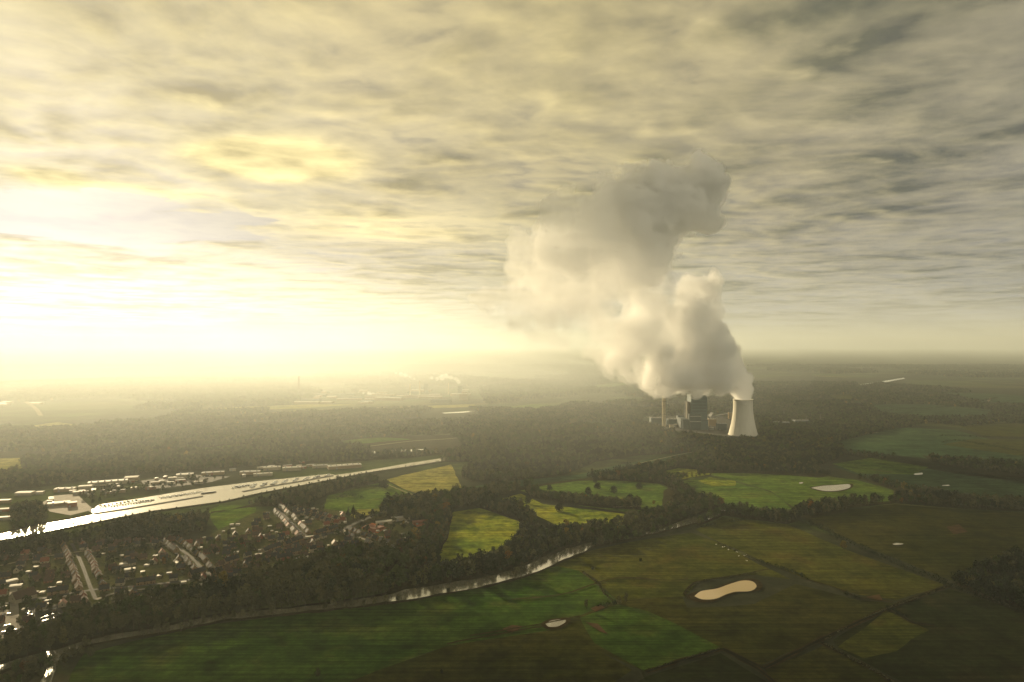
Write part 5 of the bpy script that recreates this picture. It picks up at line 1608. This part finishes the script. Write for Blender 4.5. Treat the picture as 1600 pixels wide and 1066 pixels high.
# ------------------------------------------------------------------ power station
sheet('power_station_yard', rough_outline(px_pts('1008,663 1030,650 1110,647 1176,668 1180,684 1136,684 1100,678 1040,672'), 20, 3), M_ROAD, 0.9)
M_CHIM = flat_mat('chimney_concrete', (0.42, 0.37, 0.27), 0.9, 0.1, 0.15, 0.1)
M_BLUE = flat_mat('blue_grey_cladding', (0.055, 0.085, 0.095), 0.55, 0.3, 0.12, 0.08)
M_BLUE2 = flat_mat('dark_blue_cladding', (0.030, 0.050, 0.060), 0.55, 0.3, 0.12, 0.08)
def at_px(px0, px1, top, base, d=None):
    """centre, width and height of something seen between the survey columns px0..px1, standing at row base"""
    a, b = P(px0, base), P(px1, base)
    return (a + b) / 2, (b.x - a.x), H - a.y * (top - HORIZON) / FPX
# chimney
c, w, h = at_px(1034, 1041, 607, 667)
root = bpy.data.objects.new('chimney', None); COL.objects.link(root); root.location = c
bm = bmesh.new(); lathe(bm, [(8.6, 0), (7.9, h * 0.3), (7.1, h * 0.7), (6.7, h), (5.9, h), (5.6, h - 6)], 32); obj('shaft', bm, M_CHIM, root)
for z in (0.33, 0.66, 0.97):
    bm = bmesh.new(); r = 8.6 - 1.9 * z; lathe(bm, [(r, h * z), (r + 1.3, h * z), (r + 1.3, h * z + 1.2), (r, h * z + 1.2)], 32); obj('gallery', bm, M_DARKSTEEL, root)
bm = bmesh.new(); tube(bm, [(7, -6.3, 1), (5.5, -5.1, h - 4)], [0.5, 0.5], 4); obj('ladder', bm, M_DARKSTEEL, root)
tag(root, 'slim pale concrete chimney reaching into the steam left of the boiler house', 'chimney')
# boiler house
c, w, h = at_px(1074, 1105, 618, 671)
root = bpy.data.objects.new('boiler_house', None); COL.objects.link(root); root.location = c
W2 = w / 2
def slab(name, x0, x1, y0, y1, z0, z1, m):
    bm = bmesh.new(); box(bm, x0, x1, y0, y1, z0, z1); return obj(name, bm, m, root)
slab('boiler_hall', -W2 * .62, W2, 0, 62, 0, h, M_BLUE)
slab('lower_block', -W2 * .92, W2 * .2, -24, -0.02, 0, h * 0.46, M_BLUE2)
slab('turbine_hall', -W2 * 1.5, -W2 * .95, -10, 90, 0, h * 0.3, M_BLUE2)
slab('stair_tower', -W2 * .95, -W2 * .66, 10, 34, 0, h * 0.8, M_SHADOWCONC)
slab('parapet', -W2 * .63, W2 * 1.01, -0.4, 62.4, h + 0.02, h + 2.5, M_DARKSTEEL)
slab('annex', W2 * .22, W2 * .98, -20, -0.02, 0, h * 0.3, M_BLUE)
for i in range(5): slab('louvre_band', -W2 * .5, W2 * .9, -0.35, -0.02, h * (0.52 + 0.09 * i), h * (0.55 + 0.09 * i), M_BLUE2)
for x in (-0.3, 0.3, 0.75):
    bm = bmesh.new(); lathe(bm, [(2.4, h + 2.5), (2.2, h + 9), (1.7, h + 9), (1.7, h + 2.6)], 16, W2 * x, 30); obj('roof_vent', bm, M_GREYROOF, root)
for z in (0.25, 0.4):
    bm = bmesh.new(); tube(bm, [(-W2 * .9, -25.5, h * z), (W2 * .2, -25.5, h * z)], [1.6, 1.6], 8); obj('pipe', bm, M_GREYROOF, root)
tag(root, 'tall blue-grey boiler house in stepped blocks under the steam', 'boiler house')
# lattice tower beside the boiler house
c, w, h = at_px(1069, 1073, 630, 668)
root = bpy.data.objects.new('flue_stack', None); COL.objects.link(root); root.location = c
bm = bmesh.new()
for sx in (-1, 1):
    for sy in (-1, 1): tube(bm, [(sx * 6, sy * 6, 0), (sx * 4, sy * 4, h)], [0.8, 0.6], 4)
for k in range(8):
    z0, z1 = h * k / 8, h * (k + 1) / 8; r0, r1 = 6 - 2 * k / 8, 6 - 2 * (k + 1) / 8
    for sy in (-1, 1): tube(bm, [(-r0, sy * r0, z0), (r1, sy * r1, z1)], [0.4, 0.4], 4); tube(bm, [(sy * r0, r0, z0), (sy * r1, -r1, z1)], [0.4, 0.4], 4)
obj('steel_frame', bm, M_DARKSTEEL, root)
bm = bmesh.new(); lathe(bm, [(3.0, 0), (2.6, h + 12), (2.1, h + 12), (2.1, h + 6)], 20); obj('flue', bm, M_GREYROOF, root)
tag(root, 'steel-framed flue standing between chimney and boiler house', 'flue stack')
# lower buildings of the yard
for px0, px1, top, base, dep, wl, rm, lab in [
    (1016, 1033, 653, 664, 40, M_BLUE2, M_GREYROOF, 'dark workshop block left of the chimney'), (1043, 1060, 655, 665, 36, M_BLUE, M_GREYROOF, 'low blue-grey block right of the chimney'), (1058, 1070, 650, 664, 30, M_BLUE2, M_DARKSTEEL, 'dark block against the boiler house, left side'),
    (1095, 1103, 660, 671, 22, M_REDBRICK, M_WHITE, 'small brick building with bright white roof right of the boiler house'), (1106, 1118, 655, 666, 26, M_BUFF, M_WHITE, 'pale low building between boiler house and cooling tower'),
    (1120, 1134, 662, 672, 26, M_BLUE2, M_GREYROOF, 'dark low building nearest the cooling tower'), (1138, 1144, 645, 655, 14, M_BUFF, M_GREYROOF, 'small pale block behind the cooling tower edge'), (1046, 1052, 664, 669, 12, M_RENDER, M_WHITE, 'tiny white hut in front of the chimney'),
    (1210, 1232, 660, 666, 30, M_BLUE, M_GREYROOF, 'long low grey store right of the cooling tower'), (1240, 1262, 657, 664, 34, M_BLUE2, M_GREYROOF, 'dark store in the wood right of the cooling tower')]:
    c, w, h = at_px(px0, px1, top, base)
    o = flat_hall('plant_building', w, dep, h, wl, rm, 3); o.location = (c.x, c.y, 0.9); tag(o, lab, 'building')
# coal conveyors
def conveyor(a, b, label):
    A, B = Vector(a), Vector(b)
    root = bpy.data.objects.new('conveyor_bridge', None); COL.objects.link(root); root.location = (A.x, A.y, 0)
    d = B - A; n = 5
    bm = bmesh.new(); s = Vector((-d.y, d.x, 0)).normalized() * 3
    v = [bm.verts.new(q) for q in [Vector((0, 0, A.z)) + s * k + Vector((0, 0, zz)) for k, zz in ((-1, 0), (1, 0), (1, 5), (-1, 5))] + [Vector((d.x, d.y, B.z)) + s * k + Vector((0, 0, zz)) for k, zz in ((-1, 0), (1, 0), (1, 5), (-1, 5))]]
    for f in ((0, 1, 2, 3), (7, 6, 5, 4), (0, 4, 5, 1), (1, 5, 6, 2), (2, 6, 7, 3), (3, 7, 4, 0)): bm.faces.new([v[i] for i in f])
    obj('gallery', bm, M_GREYROOF, root)
    for k in range(1, n):
        t = k / n; bm = bmesh.new(); q = Vector((d.x * t, d.y * t, 0)); zt = A.z + d.z * t
        tube(bm, [q + s * 1.6, q + s * 0.8 + Vector((0, 0, zt))], [0.7, 0.6], 5); tube(bm, [q - s * 1.6, q - s * 0.8 + Vector((0, 0, zt))], [0.7, 0.6], 5)
        obj('trestle', bm, M_DARKSTEEL, root)
    tag(root, label, 'conveyor')
a, b = P(1104, 668), P(1136, 656)
conveyor((a.x, a.y, 48), (b.x, b.y, 8), 'inclined coal conveyor from the boiler house down towards the cooling tower')
a, b = P(1108, 664), P(1150, 648)
conveyor((a.x, a.y, 30), (b.x, b.y, 10), 'second conveyor running back behind the cooling tower')
# storage tanks
for px, py, r, h, lab in [(1026, 668, 11, 12, 'grey storage tank in front of the dark workshop'), (1056, 667.5, 10, 11, 'grey storage tank left of the boiler house'), (1112, 672, 9, 10, 'grey storage tank right of the brick building')]:
    p = P(px, py); root = bpy.data.objects.new('storage_tank', None); COL.objects.link(root); root.location = (p.x, p.y, 0.9)
    bm = bmesh.new(); lathe(bm, [(r, 0), (r, h)], 28); obj('wall', bm, M_GREYROOF, root)
    bm = bmesh.new(); lathe(bm, [(r + 0.4, h + 0.01), (r * 0.5, h + 1.4), (0.1, h + 1.9)], 28); obj('roof', bm, M_WHITE, root)
    tag(root, lab, 'tank')
# masts and pylons of the plain
M_MAST = flat_mat('mast_steel', (0.10, 0.09, 0.08), 0.6, 0.3)
def pylon(px, top, base, label, cat, name):
    c, w, h = at_px(px - 2, px + 2, top, base)
    root = bpy.data.objects.new(name, None); COL.objects.link(root); root.location = c
    bm = bmesh.new(); b0 = h * 0.09
    for sx in (-1, 1):
        for sy in (-1, 1): tube(bm, [(sx * b0, sy * b0, 0), (sx * b0 * .3, sy * b0 * .3, h * .6), (0, 0, h)], [0.5, 0.4, 0.3], 4)
    for k in range(7):
        z0, z1 = h * .085 * k, h * .085 * (k + 1); r0, r1 = b0 * (1 - .1 * k), b0 * (1 - .1 * (k + 1))
        for sy in (-1, 1): tube(bm, [(-r0, sy * r0, z0), (r1, sy * r1, z1)], [0.25, 0.25], 4)
    obj('lattice', bm, M_MAST, root)
    for z in (.62, .76, .9):
        bm = bmesh.new(); tube(bm, [(-h * .2 * (1.3 - z), 0, h * z), (h * .2 * (1.3 - z), 0, h * z)], [0.45, 0.45], 4); obj('cross_arm', bm, M_MAST, root)
    tag(root, label, cat)
pylon(1260, 650, 664, 'thin lattice pylon in the dark wood right of the cooling tower', 'pylon', 'pylon')
pylon(1282, 646, 662, 'thin lattice pylon furthest right of the cooling tower', 'pylon', 'pylon')
pylon(1225, 640, 653, 'small lattice pylon just behind the cooling tower', 'pylon', 'pylon')
c, w, h = at_px(465, 469, 588, 617)
root = bpy.data.objects.new('radio_mast', None); COL.objects.link(root); root.location = c
bm = bmesh.new(); lathe(bm, [(7, 0), (4.5, h * 0.5), (3.4, h), (0.2, h + 1)], 12); obj('shaft', bm, M_MAST, root)
bm = bmesh.new(); lathe(bm, [(4, h * .8), (7, h * .81), (7, h * .83), (4, h * .84)], 12); obj('platform', bm, M_MAST, root)
tag(root, 'tall thin mast rising above the far works in the mist', 'mast')

# ------------------------------------------------------------------ far works in the mist
rng = random.Random(44)
for i in range(46):
    px = rng.uniform(462, 742); row = rng.choice([614, 618, 622, 626, 630]) + rng.uniform(-1.5, 1.5)
    w = rng.uniform(40, 170); hh = rng.choice([10, 12, 14, 18, 18, 40, 60]) if px > 600 else rng.choice([9, 11, 13])
    if hh > 30: w = rng.uniform(26, 50)
    pale = rng.random() < 0.6
    o = flat_hall('works_building', w, rng.uniform(25, 60), hh, M_BUFF if pale else M_BLUE2, M_WHITE if pale else M_DARKSTEEL, 0)
    p = P(px, row); o.location = (p.x, p.y, 0.2); o.rotation_euler = (0, 0, rng.uniform(-.2, .3))
    if hh > 30: tag(o, 'tall dark block of the far works in the mist' if not pale else 'tall pale block of the far works in the mist', 'building', 'tall blocks of the far works')
    else: tag(o, ('long pale-roofed hall' if pale else 'low dark hall') + ' of the far works in the mist', 'building', 'halls of the far works')
for i in range(14):
    px = rng.uniform(-10, 62); row = 628 + (px > 30) * 4 + rng.uniform(-4, 8)
    o = flat_hall('works_building', rng.uniform(30, 90), rng.uniform(20, 40), rng.uniform(7, 11), M_BUFF, M_WHITE, 0)
    p = P(px, row); o.location = (p.x, p.y, 0.2); tag(o, 'pale-roofed hall of the misty settlement at the far left', 'building', 'halls at the far left')
for px0, px1, top, base in [(655, 656.5, 596, 618), (640, 641.2, 600, 618), (700, 701.5, 598, 616)]:
    c, w, h = at_px(px0, px1, top, base)
    bm = bmesh.new(); lathe(bm, [(6, 0), (4.6, h), (3.8, h), (3.8, h - 6)], 16)
    o = obj('works_chimney', bm, M_CHIM); o.location = c
    tag(o, {655: 'chimney in the middle of the far works', 640: 'shorter chimney left in the far works', 700: 'chimney of the far works under the right puff of steam'}[px0], 'chimney')
# puffs of steam over the far works
def puff(blobs, far, label, seed, dens):
    mpp = far / FPX; vox = 9.0
    cs = [(Vector(((px - 800) * mpp, far + dy, H + (HORIZON - py) * mpp)), r * mpp) for px, py, r, dy in blobs]
    lo = [min(c[i] - 1.6 * r for c, r in cs) for i in range(3)]; hi = [max(c[i] + 1.6 * r for c, r in cs) for i in range(3)]
    shape = tuple(int((b - a) / vox) + 2 for a, b in zip(lo, hi))
    g = np.meshgrid(*[lo[i] + np.arange(shape[i]) * vox for i in range(3)], indexing='ij')
    F = np.log(sum(np.exp(6 * np.clip(1 - np.sqrt((g[0] - c.x) ** 2 + (g[1] - c.y) ** 2 + (g[2] - c.z) ** 2) / r, -1.5, 1)) for c, r in cs)) / 6
    F = F + 0.15 - 0.7 * np.abs(fbm(shape, lo, vox, 90, 4, seed))
    for ax in range(3):
        for e in (0, -1):
            sl = [slice(None)] * 3; sl[ax] = e; F[tuple(sl)] = -1
    v, q = surface_net(F, 0.0, lo, vox)
    tag(obj('steam_puff', np_mesh('steam_puff', v, q), volume_mat('steam', (0.994,) * 3, dens, 0.2)), label, 'steam puff')
puff([(716, 597, 4, 0), (711, 593, 5, 10), (705, 590, 5, 0), (698, 588, 5, -10), (690, 590, 5, 0), (683, 592, 4, 0), (674, 591, 4, 10)], 5300.0, 'larger puff of steam over the right end of the far works', 1, 0.02)
puff([(647, 592, 3, 0), (641, 588.5, 3.5, 0), (634, 586, 4, 0), (626, 584.5, 3.5, 10), (618, 583, 3, 0)], 5600.0, 'thin wisp of steam trailing left above the far works', 2, 0.012)
puff([(589, 619, 3, 0), (583, 617, 4, 0), (576, 615, 4, 5), (568, 614, 3, 0), (560, 613, 2.5, 0)], 4700.0, 'low wisp of steam close to the ground in the far works', 3, 0.015)
puff([(1113, 655, 3, 0), (1109, 650, 3.5, 0), (1112, 646, 3, 0)], 2620.0, 'small puff of steam beside the boiler house', 4, 0.03)
